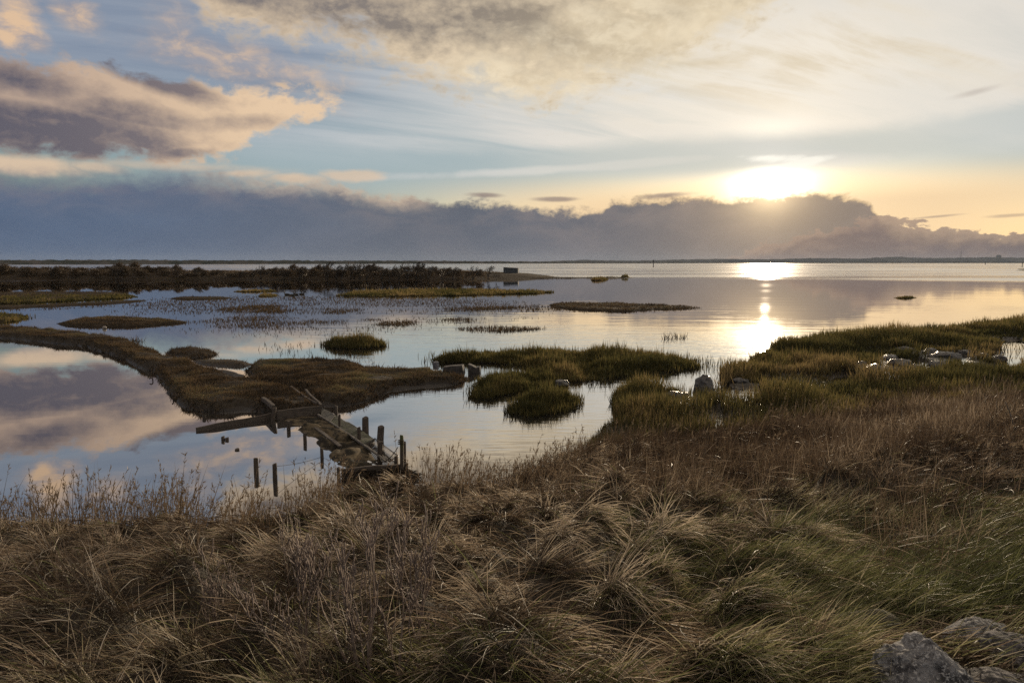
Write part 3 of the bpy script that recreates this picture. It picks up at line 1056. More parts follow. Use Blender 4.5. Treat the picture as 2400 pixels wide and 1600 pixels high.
def board(name, a, b, hgt, th, seed, mat=m_plank, parent=None, seg=8, roll=0.0):
    a, b = Vector(a), Vector(b)
    d = b - a
    o = link_obj(name, board_mesh(d.length, hgt, th, seed, seg), mat, parent)
    o.location = a
    o.rotation_euler = (roll, -math.atan2(d.z, math.hypot(d.x, d.y)), math.atan2(d.y, d.x))
    return o


def tube(path, radii, n=6):
    """points and faces of one tapering tube"""
    V, Fc = [], []
    for i, p in enumerate(path):
        d = (path[min(i + 1, len(path) - 1)] - path[max(i - 1, 0)])
        d = d.normalized() if d.length > 1e-9 else Vector((0, 0, 1))
        u = d.cross(Vector((0.31, 0.95, 0.12))).normalized()
        w = d.cross(u)
        for k in range(n):
            a = 2 * math.pi * k / n
            V.append(p + (u * math.cos(a) + w * math.sin(a)) * radii[i])
    for i in range(len(path) - 1):
        for k in range(n):
            Fc.append((i * n + k, i * n + (k + 1) % n, (i + 1) * n + (k + 1) % n, (i + 1) * n + k))
    Fc.append(tuple(range(n))[::-1]); Fc.append(tuple((len(path) - 1) * n + k for k in range(n)))
    return V, Fc


def tubes_mesh(items, n=5):
    V, Fc = [], []
    for path, radii in items:
        v, f = tube(path, radii, n)
        o = len(V)
        V += v; Fc += [tuple(i + o for i in q) for q in f]
    return mesh_from(V, Fc, smooth=True)


def rock_mesh(sx, sy, sz, seed, rough=0.28, sub=5, sink=0.35, craggy=1.0):
    bm = bmesh.new()
    bmesh.ops.create_icosphere(bm, subdivisions=sub, radius=1.0)
    off = Vector((seed * 3.7, seed * 1.3, seed * 2.1))
    rr = random.Random(seed * 31)
    pl = []
    for _ in range(22):
        n_ = Vector((rr.gauss(0, 1), rr.gauss(0, 1), rr.gauss(0, 1) * 0.8 + 0.1)).normalized()
        pl.append((n_, rr.uniform(0.84, 1.0)))
    for v in bm.verts:
        p = v.co.normalized()
        f = 1.12
        for n_, d_ in pl:                                   # broken faces
            c_ = n_.dot(p)
            if c_ > 0.2:
                f = min(f, d_ / c_)
        f *= 1 + rough * (mnoise.fractal(p * 1.2 + off, 0.9, 2.0, 3) * 0.40 + mnoise.fractal(p * 4.0 + off, 0.8, 2.1, 4) * 0.20 * craggy
                          - max(0.0, 0.10 - abs(mnoise.noise(p * 2.0 + off * 2))) * 1.6 * craggy)
        v.co = Vector((p.x * sx * f, p.y * sy * f, p.z * sz * f))
        if v.co.z < -sz * sink:
            v.co.z = -sz * sink + (v.co.z + sz * sink) * 0.2
        v.co.z += sz * sink * 0.6
    me = bpy.data.meshes.new('rock')
    bm.to_mesh(me); bm.free()
    me.shade_smooth()
    return me


def rock_mat(name, c0, c1, lich, sc_=9.0):
    m, t, o = new_mat(name)
    tcn = t.nodes.new('ShaderNodeTexCoord')
    v = E(t, tcn.outputs['Object'])
    n1 = noise(t, v, sc_, 7, 0.65); n2 = noise(t, v, sc_ * 4.2, 6, 0.65, 0.5); n3 = noise(t, v, sc_ * 14, 4, 0.6)
    c = mix(t, n1.sm(0.40, 0.60), c0, c1)
    c = mix(t, n2.sm(0.52, 0.64) * 0.85, c, lich)
    c = mix(t, n3.sm(0.56, 0.68) * 0.7, c, tuple(q * 0.3 for q in c0))
    b = t.nodes.new('ShaderNodeBsdfPrincipled')
    b.inputs['Roughness'].default_value = 0.85
    t.links.new(c.s, b.inputs['Base Color'])
    bp = t.nodes.new('ShaderNodeBump')
    bp.inputs['Strength'].default_value = 1.0
    bp.inputs['Distance'].default_value = 0.02
    t.links.new((n1 * 1.2 + n2 * 0.6 + n3 * 0.25).s, bp.inputs['Height'])
    t.links.new(bp.outputs[0], b.inputs['Normal'])
    t.links.new(b.outputs[0], o.inputs[0])
    return m


m_rock = rock_mat('lichen_granite', (0.045, 0.043, 0.045), (0.25, 0.245, 0.245), (0.56, 0.55, 0.53), 15.0)
m_rockd = rock_mat('dark_granite', (0.030, 0.028, 0.028), (0.11, 0.10, 0.095), (0.27, 0.25, 0.24), 11.0)
m_mossrock = rock_mat('mossy_stone', (0.045, 0.042, 0.026), (0.085, 0.075, 0.040), (0.13, 0.11, 0.06))
m_wet = simple_mat('wet_weedy_stone', (0.11, 0.102, 0.096), 0.34, var=0.75, scale=12.0, bump_=0.05)
m_conc = simple_mat('old_concrete', (0.085, 0.076, 0.068), 0.85, var=0.55, scale=7.0, bump_=0.02)
m_iron = simple_mat('rusty_iron', (0.07, 0.055, 0.045), 0.6, 0.5, var=0.5, scale=30.0)

# ------------------------------------------------------------------ posts of the old sluice
post(788, 950, 975, 7, 'short post beside the far end of the walkway, furthest in its right row', tilt=(0.02, 0.0))
post(796, 971, 998, 6, 'thin post standing on the left edge of the walkway near its far end', 0.10)
post(857, 977, 1015, 12, 'thick split post on the water side at the middle of the walkway', square=True)
post(841, 1000, 1029, 8.5, 'post on the left edge of the walkway beside its middle joint', 0.10, square=True)
post(891.5, 998, 1034, 12.5, 'thickest square post on the water side of the wire grating', tilt=(0.03, 0.06), square=True)
post(890, 1034, 1066, 11, 'square post on the left edge of the wire grating', 0.10, square=True, tilt=(0.02, 0.03))
post(942.5, 1018, 1108, 8.5, 'tallest post, with green moss on its top and rope round it', mat=m_mossy, tilt=(0.0, 0.01), square=True)
post(949.5, 1033, 1082, 6.5, 'bare dark post just behind the tall mossy post')
post(928, 1068, 1079, 9, 'stump at the near end of the grating beside the mossy post', 0.08)
post(676.5, 985, 1005, 8, 'short post in the water at the far corner of the tarpaulin')
post(715.5, 1014, 1035, 8, 'post in the water beside the middle of the tarpaulin, leaning a little', tilt=(0.0, -0.04))
post(755, 1049, 1074, 8, 'post in the water beside the near heap of tarpaulin, a wire on it')
post(644.5, 1085, 1124, 11, 'round capped post in the reeds with a wire tied to it')
post(601, 1072, 1107, 11, 'lone post in open water left of the capped post', tilt=(0.0, 0.03), square=True)
post(793.5, 1094, 1132, 9, 'post at the left end of the near retaining board, in the reeds')
post(522, 1022, 1031, 8, 'taller of the two touching stumps in the calm pond', tilt=(0, -0.05), square=True)
post(531.5, 1025, 1030.5, 9, 'lower of the two touching stumps in the calm pond', square=True)
post(556.5, 1051.5, 1055, 10, 'wide stump barely breaking the pond surface by itself')
post(479, 972, 980, 9, 'round topped stub in the pond behind the long slanting board')
post(735, 923, 938, 4.5, 'thin stake on the mud spit at the far end of the rails', 0.1)
post(721, 920, 934, 4, 'thinnest stake on the mud spit, between the two rails', 0.1)
post(590, 958, 968, 5, 'small leaning stake at the foot of the spit behind the slanting board', tilt=(0, 0.35))
post(608, 961, 968, 6, 'short stump at the foot of the spit beside the leaning stake')
post(639.5, 955, 986, 9.5, 'leaning stake between the slanting board and the upright retaining board', tilt=(0.0, 0.17))

# ------------------------------------------------------------------ boards of the sluice
def wl(px, py, z=0.0):
    return Vector(P(px, py, z))


a, b = wl(461, 1009), wl(637, 981)
o = board('plank', (a.x, a.y, -0.11), (b.x, b.y, -0.04), 0.19, 0.05, 3)
tag(o, 'long board lying on edge in the pond, slanting away to the left', 'plank', 'sluice boards')
a, b = wl(649, 983), wl(753, 971)
o = board('plank', (a.x, a.y, 0.0), (b.x, b.y, 0.0), 0.24, 0.07, 5)
tag(o, 'upright retaining board holding back the end of the mud spit', 'plank', 'sluice boards')
a, b = wl(617, 940, 0.24), wl(643, 960, 0.24)
o = board('plank', a, b, 0.12, 0.10, 6, seg=4)
tag(o, 'short beam running from the turf to the leaning stake', 'plank', 'sluice boards')
a, b = wl(801, 1116), wl(956, 1102)
o = board('plank', (a.x, a.y, -0.02), (b.x, b.y, -0.02), 0.17, 0.06, 9)
tag(o, 'near retaining board between the reeds and the mossy post', 'plank', 'sluice boards')
o = board('plank', wl(741, 1003, 0.09), wl(797, 1047, 0.10), 0.03, 0.085, 11)
tag(o, 'loose plank lying across the muddy tarpaulin', 'plank', 'sluice boards')

# rails that run from the walkway up on to the spit
for k, (q0, q1, lab) in enumerate((((681, 909), (742, 949), 'left one of two pale rails running on to the mud spit'),
                                   ((716, 915), (752, 953), 'right one of two pale rails, the shorter, on the mud spit'))):
    o = board('rail', wl(*q0, 0.30), wl(*q1, 0.24), 0.06, 0.06, 20 + k, seg=5)
    tag(o, lab, 'rail', 'rails at the far end of the walkway')

# ------------------------------------------------------------------ walkway: two solid panels and one of wire grating
m_panel = simple_mat('dark_decking', (0.060, 0.058, 0.050), 0.75, var=0.5, scale=14, bump_=0.01)
m_mosspanel = simple_mat('mossy_decking', (0.050, 0.058, 0.026), 0.9, var=0.6, scale=16, bump_=0.02, c2=(0.030, 0.028, 0.022))
m_edge = simple_mat('pale_worn_edge', (0.17, 0.15, 0.125), 0.7, var=0.5, scale=12, bump_=0.01)
ZW = 0.10
walk = empty('walkway', (0, 0, 0))
tag(walk, 'narrow walkway of two dark panels and a wire grating beside the posts', 'walkway')
Lp = [(752, 972), (775, 986), (858, 1042), (912, 1081)]
Rp = [(755, 954), (786, 972), (879, 1027), (934, 1068)]


def slab(name, quad, th, mat, parent, nx=6, ny=3, wob=0.012, seed=0):
    q = [np.array(P(px, py, ZW)) for px, py in quad]          # left-far, right-far, right-near, left-near
    V, n = [], 0
    for lay in (0, -th):
        for i in range(nx + 1):
            for j in range(ny + 1):
                u, v = i / nx, j / ny
                p = (q[0] * (1 - v) + q[1] * v) * (1 - u) + (q[3] * (1 - v) + q[2] * v) * u
                V.append((p[0], p[1], p[2] + lay + wob * float(fbm(p[0] * 3, p[1] * 3, seed, 2))))
    m_ = (nx + 1) * (ny + 1)
    idx = lambda i, j, l: l * m_ + i * (ny + 1) + j
    Fc = []
    for i in range(nx):
        for j in range(ny):
            Fc.append((idx(i, j, 0), idx(i, j + 1, 0), idx(i + 1, j + 1, 0), idx(i + 1, j, 0)))
            Fc.append((idx(i, j, 1), idx(i + 1, j, 1), idx(i + 1, j + 1, 1), idx(i, j + 1, 1)))
    for i in range(nx):
        Fc.append((idx(i, 0, 0), idx(i + 1, 0, 0), idx(i + 1, 0, 1), idx(i, 0, 1)))
        Fc.append((idx(i, ny, 0), idx(i, ny, 1), idx(i + 1, ny, 1), idx(i + 1, ny, 0)))
    for j in range(ny):
        Fc.append((idx(0, j, 0), idx(0, j, 1), idx(0, j + 1, 1), idx(0, j + 1, 0)))
        Fc.append((idx(nx, j, 0), idx(nx, j + 1, 0), idx(nx, j + 1, 1), idx(nx, j, 1)))
    return link_obj(name, mesh_from(V, Fc), mat, parent)


o = slab('panel', [Lp[0], Rp[0], Rp[1], Lp[1]], 0.06, m_panel, walk, seed=1)
o['label'] = 'dark bare panel at the far end'
Lm, Rm = (857, 1041), (878, 1026)
o = slab('panel', [(776.5, 987), (787.5, 973), Rm, Lm], 0.06, m_mosspanel, walk, nx=14, wob=0.035, seed=2)
o['label'] = 'mossy panel in the middle'
gq = [np.array(P(*p_, ZW)) for p_ in (Lp[2], Rp[2], Rp[3], Lp[3])]
items = []
NL, NC = 9, 34
for j in range(NL + 1):
    v = j / NL
    p0, p1 = gq[0] * (1 - v) + gq[1] * v, gq[3] * (1 - v) + gq[2] * v
    rr_ = 0.012 if j in (0, NL) else 0.0045
    items.append(([Vector(p0), Vector((p0 + p1) / 2) + Vector((0, 0, -0.01)), Vector(p1)], [rr_] * 3))
for i in range(NC + 1):
    u = i / NC
    p0, p1 = gq[0] * (1 - u) + gq[3] * u, gq[1] * (1 - u) + gq[2] * u
    rr_ = 0.014 if i in (0, NC) else 0.0045
    items.append(([Vector(p0), Vector(p1)], [rr_] * 2))
link_obj('grating', tubes_mesh(items, 4), m_iron, walk)
# the pale worn edge along the left side
for (q0, q1) in ((Lp[0], (801, 1003)), ((802, 1004), (838, 1028)), ((839, 1029), Lp[3])):
    p0, p1 = P(*q0, ZW), P(*q1, ZW)
    board('edge_board', (p0[0] - 0.05, p0[1] - 0.02, 0.09), (p1[0] - 0.05, p1[1] - 0.02, 0.09), 0.04, 0.045, int(q0[0]), m_edge, walk, seg=5)

# ------------------------------------------------------------------ tarpaulins weighed down with silt
m_tarp = new_mat('silted_tarpaulin')
mt_, t, o_ = m_tarp
x, y, z = pos_of(t)
n1 = noise(t, vec(t, x, y, z * 3.0), 3.0, 6, 0.6); n2 = noise(t, vec(t, x * 40.0, y * 40.0, 0.0), 1.0, 2, 0.5)
b_ = t.nodes.new('ShaderNodeBsdfPrincipled')
c = mix(t, n1.sm(0.40, 0.60), (0.026, 0.022, 0.015), (0.165, 0.130, 0.082))
c = mix(t, n2.sm(0.5, 0.7) * 0.35, c, (0.03, 0.026, 0.02))
b_.inputs['Specular IOR Level'].default_value = 0.15
t.links.new(c.s, b_.inputs['Base Color'])
t.links.new((n1.sm(0.35, 0.65) * 0.3 + 0.7).s, b_.inputs['Roughness'])
bp = t.nodes.new('ShaderNodeBump'); bp.inputs['Distance'].default_value = 0.02
t.links.new((n1 + n2 * 0.2).s, bp.inputs['Height']); t.links.new(bp.outputs[0], b_.inputs['Normal'])
t.links.new(b_.outputs[0], o_.inputs[0])
m_tarp = mt_


def sheet(px_poly, label, seed, amp=0.10, dirn=0.5, base=-0.024, hump=None):
    poly = smooth_poly(poly_w(px_poly), 1)
    x0, y0 = poly.min(0) - 0.1; x1, y1 = poly.max(0) + 0.1
    X2, Y2 = np.meshgrid(np.arange(x0, x1, 0.035), np.arange(y0, y1, 0.035))
    d = sdist(poly, X2, Y2) + 0.05 * fbm(X2 * 5, Y2 * 5, seed, 3)
    u = X2 * math.cos(dirn) + Y2 * math.sin(dirn)
    fold = np.abs(np.sin(u * 6.5 + 3.2 * fbm(X2 * 0.9, Y2 * 0.9, seed + 2, 3))) ** 1.6
    Z2 = base + amp * 1.0 * (0.15 + fold) * sstep(0, 0.22, d) * (0.5 + vnoise(X2 * 1.1, Y2 * 1.1, seed + 8)) + 0.022 * fbm(X2 * 4, Y2 * 4, seed + 5, 3) + 0.018 * np.abs(np.sin(u * 19 + 5 * fbm(X2 * 2, Y2 * 2, seed + 7, 3))) * sstep(0, 0.15, d)
    if hump:
        hx, hy = P(*hump[:2])[:2]
        q = ((X2 - hx) / hump[2]) ** 2 + ((Y2 - hy) / hump[3]) ** 2
        Z2 = Z2 + hump[4] * np.exp(-q)
    Z2 = np.where(d < 0.02, np.minimum(Z2, -0.04), Z2)
    o = link_obj('tarpaulin', mesh_grid(X2, Y2, Z2, d > -0.02), m_tarp)
    return tag(o, label, 'tarpaulin', 'silted tarpaulins by the walkway')


sheet([(655, 986), (690, 975), (750, 974), (775, 990), (800, 1003), (790, 1010), (740, 1004), (690, 998), (662, 992)],
      'dark flat tarpaulin below the upright retaining board', 3, 0.07, 1.2)
sheet([(686, 1006), (716, 1000), (760, 1003), (800, 1004), (838, 1028), (820, 1036), (790, 1042), (762, 1026), (722, 1024), (700, 1016)],
      'rumpled pale tarpaulin in the middle, crossed by a loose plank', 13, 0.13, 0.9)
sheet([(732, 1032), (758, 1026), (795, 1043), (838, 1030), (868, 1050), (884, 1064), (850, 1064), (800, 1054), (770, 1052), (742, 1054)],
      'folded tarpaulin with ragged left edge behind the near heap', 23, 0.14, 1.4)
sheet([(762, 1066), (792, 1050), (830, 1046), (862, 1058), (880, 1070), (908, 1080), (870, 1094), (820, 1100), (780, 1090)],
      'near tarpaulin humped into a dark heap beside the grating', 33, 0.08, 0.2, hump=(822, 1070, 0.34, 0.28, 0.11))

# ------------------------------------------------------------------ rope and wire
def sag(a, b, s, n=14):
    a, b = Vector(a), Vector(b)
    return [a.lerp(b, i / n) - Vector((0, 0, s * 4 * (i / n) * (1 - i / n))) for i in range(n + 1)]


m_rope = simple_mat('old_rope', (0.075, 0.06, 0.045), 0.9, var=0.5, scale=40)
pm = Vector(P(941, 1108)); dep = float(project(*pm)[2])
zr = lambda py: (1108 - py) * dep / F
hang = sag((pm.x - 0.05, pm.y - 0.05, zr(1044)), (pm.x - 0.36, pm.y + 0.05, 0.20), 0.05)
ring = [Vector((pm.x + 0.055 * math.cos(k * 0.75), pm.y + 0.055 * math.sin(k * 0.75), zr(1040) + 0.004 * k)) for k in range(26)]
tail = sag(hang[-1], wl(889, 1066, 0.16), 0.04)
o = link_obj('rope', tubes_mesh([(ring, [0.008] * len(ring)), (hang, [0.008] * len(hang)), (tail, [0.007] * len(tail))], 5), m_rope)
tag(o, 'old rope wound on the mossy post and slack to the next post', 'rope')
q0 = Vector(P(644.5, 1124)); d0_ = float(project(*q0)[2])
w0 = q0 + Vector((0.05, 0, (1124 - 1091) * d0_ / F))
q1 = Vector(P(755, 1074)); d1_ = float(project(*q1)[2])
w1 = q1 + Vector((0.0, -0.05, (1074 - 1080) * d1_ / F + 0.10))
o = link_obj('wire', tubes_mesh([(sag(w0, w1, 0.03), [0.004] * 15), (sag(w1, wl(775, 1078, 0.10), 0.01), [0.004] * 15)], 4), m_iron)
tag(o, 'thin wire strung from the capped post to the post by the heap', 'wire')

# ------------------------------------------------------------------ broken concrete on the end of the turf bank
def slabby(pts_px, base_py, th, label, seed, z0=0.0):
    """a broken slab standing on edge; outline given as (px, py) above its foot"""
    dep_ = float(project(*P(pts_px[0][0], base_py, z0))[2])
    c0 = P(sum(p_[0] for p_ in pts_px) / len(pts_px), base_py, z0)
    V = []
    for off in (0.0, th):
        for px, py in pts_px:
            V.append(((px - 1200) * dep_ / F - c0[0] + off * 0.12, off, max(-0.25, (base_py - py) * dep_ / F)))
    n = len(pts_px)
    Fc = [tuple(range(n)), tuple(range(2 * n - 1, n - 1, -1))] + [(k, n + k, n + (k + 1) % n, (k + 1) % n) for k in range(n)]
    bm = bmesh.new()
    me = mesh_from(V, Fc); bm.from_mesh(me)
    bmesh.ops.recalc_face_normals(bm, faces=bm.faces)
    bmesh.ops.bevel(bm, geom=list(bm.edges), offset=0.012, segments=1, affect='EDGES', clamp_overlap=True)
    bm.to_mesh(me); bm.free()
    o = link_obj('concrete_slab', me, m_conc)
    o.location = c0
    return tag(o, label, 'concrete slab', 'broken concrete at the end of the turf bank')


slabby([(949, 890), (949, 867), (975, 864.5), (999, 863.5), (999, 890)], 884, 0.45, 'low flat topped concrete slab on the turf bank, leftmost of the three', 1, 0.0)
slabby([(1038, 890), (1038, 860), (1060, 857.5), (1083, 856), (1087, 877), (1080, 892)], 884, 0.35, 'broad concrete slab at the tip of the turf bank', 2)
slabby([(1096.5, 884), (1096.5, 853), (1107, 857), (1115, 862), (1124, 859.5), (1124, 884)], 876, 0.30, 'notched concrete slab standing alone in the water', 3)
slabby([(1018, 884), (1024, 870), (1031, 867), (1034, 884)], 880, 0.25, 'small pointed lump of concrete between the two broad slabs', 4)


# floating drum and buoy
def lathe(prof, n=20):
    V, Fc = [], []
    for r, z in prof:
        for k in range(n):
            a = 2 * math.pi * k / n
            V.append((r * math.cos(a), r * math.sin(a), z))
    for i in range(len(prof) - 1):
        for k in range(n):
            Fc.append((i * n + k, i * n + (k + 1) % n, (i + 1) * n + (k + 1) % n, (i + 1) * n + k))
    Fc.append(tuple(range(n))[::-1]); Fc.append(tuple((len(prof) - 1) * n + k for k in range(n)))
    return mesh_from(V, Fc, smooth=True)


m_drum = simple_mat('grey_plastic', (0.15, 0.15, 0.165), 0.45, var=0.35, scale=6)
m_buoy = simple_mat('weathered_buoy', (0.30, 0.26, 0.22), 0.5, var=0.35, scale=6)
p = P(1022.5, 857); dep = float(project(*p)[2]); r_ = 7.0 * dep / F
o = link_obj('drum', lathe([(r_ * .8, -r_ * .9), (r_ * .97, -r_ * .7), (r_, 0), (r_ * 1.02, r_ * .15), (r_ * .98, r_ * .3), (r_ * .98, r_ * 1.1), (r_ * .9, r_ * 1.35), (r_ * .7, r_ * 1.42)]), m_drum)
o.location = p; o.rotation_euler = (0.1, -0.12, 0.3)
tag(o, 'grey plastic drum floating beside the reeds and the concrete', 'drum')
p = P(245, 770); dep = float(project(*p)[2]); r_ = 4.6 * dep / F
buoy = empty('buoy', p)
tag(buoy, 'small round pale buoy floating in front of the oval islet', 'buoy')
link_obj('float', lathe([(0.01, -r_), (r_ * .7, -r_ * .7), (r_, 0), (r_ * .96, r_ * .3), (r_ * .72, r_ * .72), (r_ * .4, r_ * .93), (0.01, r_)]), m_buoy, buoy).location = (0, 0, r_ * 0.45)
link_obj('eyelet', tubes_mesh([([Vector((0.35 * r_ * math.cos(a), 0, r_ * 1.5 + 0.3 * r_ * math.sin(a))) for a in np.linspace(0, 6.28, 12)], [r_ * 0.08] * 12)], 5), m_iron, buoy)
# bent hoops in the pond edge
for k, (px, py, s, rz, lab) in enumerate(((353, 893, 1.0, 0.6, 'bent black hoop sticking out of the pond off the spit'),
                                          (385, 897, 0.75, 0.2, 'smaller bent hoop at the edge of the turf spit'),
                                          (404, 940, 0.9, -0.7, 'low bent hoop under the lower edge of the turf spit'))):
    p = P(px, py); dep = float(project(*p)[2]); r_ = 6.0 * s * dep / F
    th_ = np.linspace(-0.35, 2.5, 12)
    o = link_obj('hoop', tubes_mesh([([Vector((r_ * math.cos(a) * 0.75, 0.1 * r_ * math.sin(3 * a), r_ * math.sin(a) * 1.3)) for a in th_], [r_ * 0.22] * 12)], 6), m_iron)
    o.location = p; o.rotation_euler = (0, 0.25, rz)
    tag(o, lab, 'hoop', 'bent hoops along the spit')

# ------------------------------------------------------------------ ducks far out on the lagoon
m_duck = simple_mat('dark_plumage', (0.05, 0.045, 0.04), 0.7, var=0.5, scale=14)
def duck_mesh():
    bm = bmesh.new()
    bmesh.ops.create_uvsphere(bm, u_segments=14, v_segments=10, radius=1)
    for v in bm.verts:
        x, y, z = v.co
        taper = 1 - 0.45 * max(0, -x) ** 1.5
        v.co = Vector((x * 0.26, y * 0.11 * taper, z * 0.085 * taper + 0.05 + 0.06 * max(0, -x - 0.5)))
    V, Fc = tube([Vector((0.17, 0, 0.08)), Vector((0.22, 0, 0.15)), Vector((0.235, 0, 0.20)), Vector((0.25, 0, 0.235)), Vector((0.30, 0, 0.235)), Vector((0.345, 0, 0.222))],
                 [0.055, 0.036, 0.036, 0.045, 0.034, 0.010], 8)
    vs = [bm.verts.new(v) for v in V]
    for f in Fc:
        bm.faces.new([vs[i] for i in f])
    me = bpy.data.meshes.new('duck'); bm.to_mesh(me); bm.free(); me.shade_smooth()
    return me
dm = duck_mesh()
for k, (px, py, rz, lab) in enumerate(((673, 691, 2.9, 'dark duck at the left end of the swimming group'), (684, 692.5, 0.2, 'dark duck nearest us in the swimming group'),
                                       (694, 691, 3.0, 'dark duck third from the left in the swimming group'), (707, 690, 0.1, 'dark duck at the right end of the swimming group'))):
    o = link_obj('duck', dm, m_duck if k == 0 else None)
    o.location = P(px, py); o.rotation_euler = (0, 0, rz); o.scale = (1.5, 1.5, 1.5)
    tag(o, lab, 'duck', 'ducks on the lagoon')

# ------------------------------------------------------------------ rocks
def rock(px, py, sx, sy, sz, seed, mat, label, group=None, ground=True, sub=5, rz=0.0, rough=0.28, name='rock', dz=0.0):
    p = on_ground(px, py) if ground else Vector(P(px, py))
    o = link_obj(name, rock_mesh(sx, sy, sz, seed, rough, sub), mat)
    o.location = p + Vector((0, 0, dz)); o.rotation_euler = (0, 0, rz)
    return tag(o, label, 'rock', group)


G = 'rocks at the lower right corner'
rock(2168, 1665, 0.185, 0.18, 0.215, 3, m_rock, 'largest grey lichened rock at the lower right, highest of its group', G, dz=-0.01, sub=6, rz=0.5)
rock(2400, 1570, 0.17, 0.15, 0.11, 5, m_rockd, 'dark rounded rock at the right edge behind the flat one', G, sub=6)
rock(2350, 1640, 0.22, 0.14, 0.07, 8, m_rockd, 'flat dark rock low down between the largest rock and the right edge', G, sub=6, rz=-0.2)
rock(2290, 1520, 0.20, 0.11, 0.09, 11, m_rock, 'pale smooth rock half under straw behind the largest rock', G, sub=6, rz=0.5, rough=0.18)
rock(2030, 1500, 0.17, 0.14, 0.12, 14, m_mossrock, 'brown mossy stone half hidden in the green grass', G, rough=0.16)
G = 'wet rocks in the marsh'
WET_ROCKS = []
for (px, py, s, sz, seed, lab) in ((1652, 922, 0.55, 0.46, 21, 'tall wet rock draped in weed at the mouth of the creek'),
                                   (1585, 936, 0.60, 0.20, 22, 'low weed covered rock left of the tall wet rock'),
                                   (2050, 872, 0.80, 0.26, 23, 'glistening rock at the left end of the puddles'),
                                   (2108, 860, 0.80, 0.28, 24, 'glistening rock in the middle of the long puddle'),
                                   (2215, 842, 0.95, 0.26, 25, 'broad pale topped rock right of the puddles'),
                                   (2178, 832, 0.75, 0.24, 26, 'pale rimmed rock behind the broad one'),
                                   (2258, 830, 0.50, 0.16, 27, 'small pale rock behind the right puddle'),
                                   (2120, 825, 0.75, 0.18, 28, 'low rock nearest the tall cordgrass'),
                                   (2303, 838, 0.5, 0.16, 29, 'small rock left of the bright right hand puddle'),
                                   (1316, 903, 0.50, 0.16, 30, 'pale stone among the cordgrass of the middle islet'),
                                   (1945, 850, 0.5, 0.14, 31, 'small wet rock left of the puddles'),
                                   (2020, 862, 0.5, 0.20, 32, 'narrow wet rock at the very left of the long puddle'),
                                   (2150, 868, 0.45, 0.18, 33, 'small wet rock in the water right of the long puddle'),
                                   (2200, 862, 0.6, 0.22, 34, 'wet rock in front of the broad pale topped rock'),
                                   (2085, 846, 0.7, 0.22, 35, 'low wet rock behind the middle of the long puddle'),
                                   (2342, 846, 0.5, 0.20, 36, 'rock at the left edge of the bright right hand puddle'),
                                   (1735, 900, 0.45, 0.16, 37, 'flat wet rock at the tip of the marsh, beside the creek'),
                                   (1880, 846, 0.5, 0.15, 38, 'small rock deep in the cordgrass, leftmost in the marsh')):
    p = P(px, py)
    o = link_obj('rock', rock_mesh(s * 0.66, s * 0.46, sz * 0.85, seed, 0.5, 4), m_wet)
    o.location = (p[0], p[1], 0.04); o.rotation_euler = (0, 0, seed)
    WET_ROCKS.append((p[0], p[1], s))
    tag(o, lab, 'rock', G)

# ------------------------------------------------------------------ far things
m_dark = simple_mat('tarred_timber', (0.045, 0.042, 0.040), 0.8, var=0.4, scale=2)
def marker(px, top, base, wpx, label, arm=False):
    p = P(px, base); dep = float(project(*p)[2]); hgt = (base - top) * dep / F; r = wpx * 0.5 * dep / F
    root = empty('channel_marker', p)
    tag(root, label, 'marker', 'channel markers in the bay')
    link_obj('pile', lathe([(r * 1.2, -1.0), (r * 1.1, hgt * 0.2), (r, hgt * 0.7), (r * .9, hgt * 0.86)], 10), m_dark, root)
    link_obj('topmark', lathe([(r * 1.7, hgt * .86), (r * 1.7, hgt * .97), (r * 0.6, hgt)], 10), m_dark, root)
marker(1531, 609, 626, 1.6, 'channel marker pole standing left of the sun glitter')
marker(2395.5, 616, 626, 1.3, 'channel marker pole by the dark sand spit at the right edge')
marker(2309, 616.2, 620.5, 1.2, 'smallest channel marker far out toward the right')
p = Vector(P(2251, 616.4)); p = p * 1.12
k_ = p.length / F
mast = empty('radio_mast', (p.x, p.y, 0))
tag(mast, 'thin radio mast rising from the far hills on the right', 'mast')
link_obj('lattice', lathe([(k_ * .5, 0), (k_ * .42, 18 * k_), (k_ * .25, 24 * k_)], 4), m_dark, mast)
p = Vector(P(2339, 616.4)); p = p * 1.14; k_ = p.length / F
tow = empty('tower_block', (p.x, p.y, 0)); tow.rotation_euler = (0, 0, -math.atan2(p.x, p.y) + 0.2)
tag(tow, 'square tower block standing on the far hills at the right', 'building')
m_blk = simple_mat('hazy_concrete', (0.20, 0.20, 0.21), 0.9, var=0.2, scale=0.05)
def box(name, x0, x1, y0, y1, z0, z1, mat, parent):
    V = [(x, y, z) for z in (z0, z1) for y in (y0, y1) for x in (x0, x1)]
    return link_obj(name, mesh_from(V, [(0, 2, 3, 1), (4, 5, 7, 6), (0, 1, 5, 4), (2, 6, 7, 3), (0, 4, 6, 2), (1, 3, 7, 5)]), mat, parent)
box('wall', -4 * k_, 4 * k_, -2 * k_, 2 * k_, 5 * k_, 14.2 * k_, m_blk, tow)
box('roof', -3 * k_, 2.5 * k_, -1.5 * k_, 1.5 * k_, 14.2 * k_, 15.2 * k_, m_blk, tow)

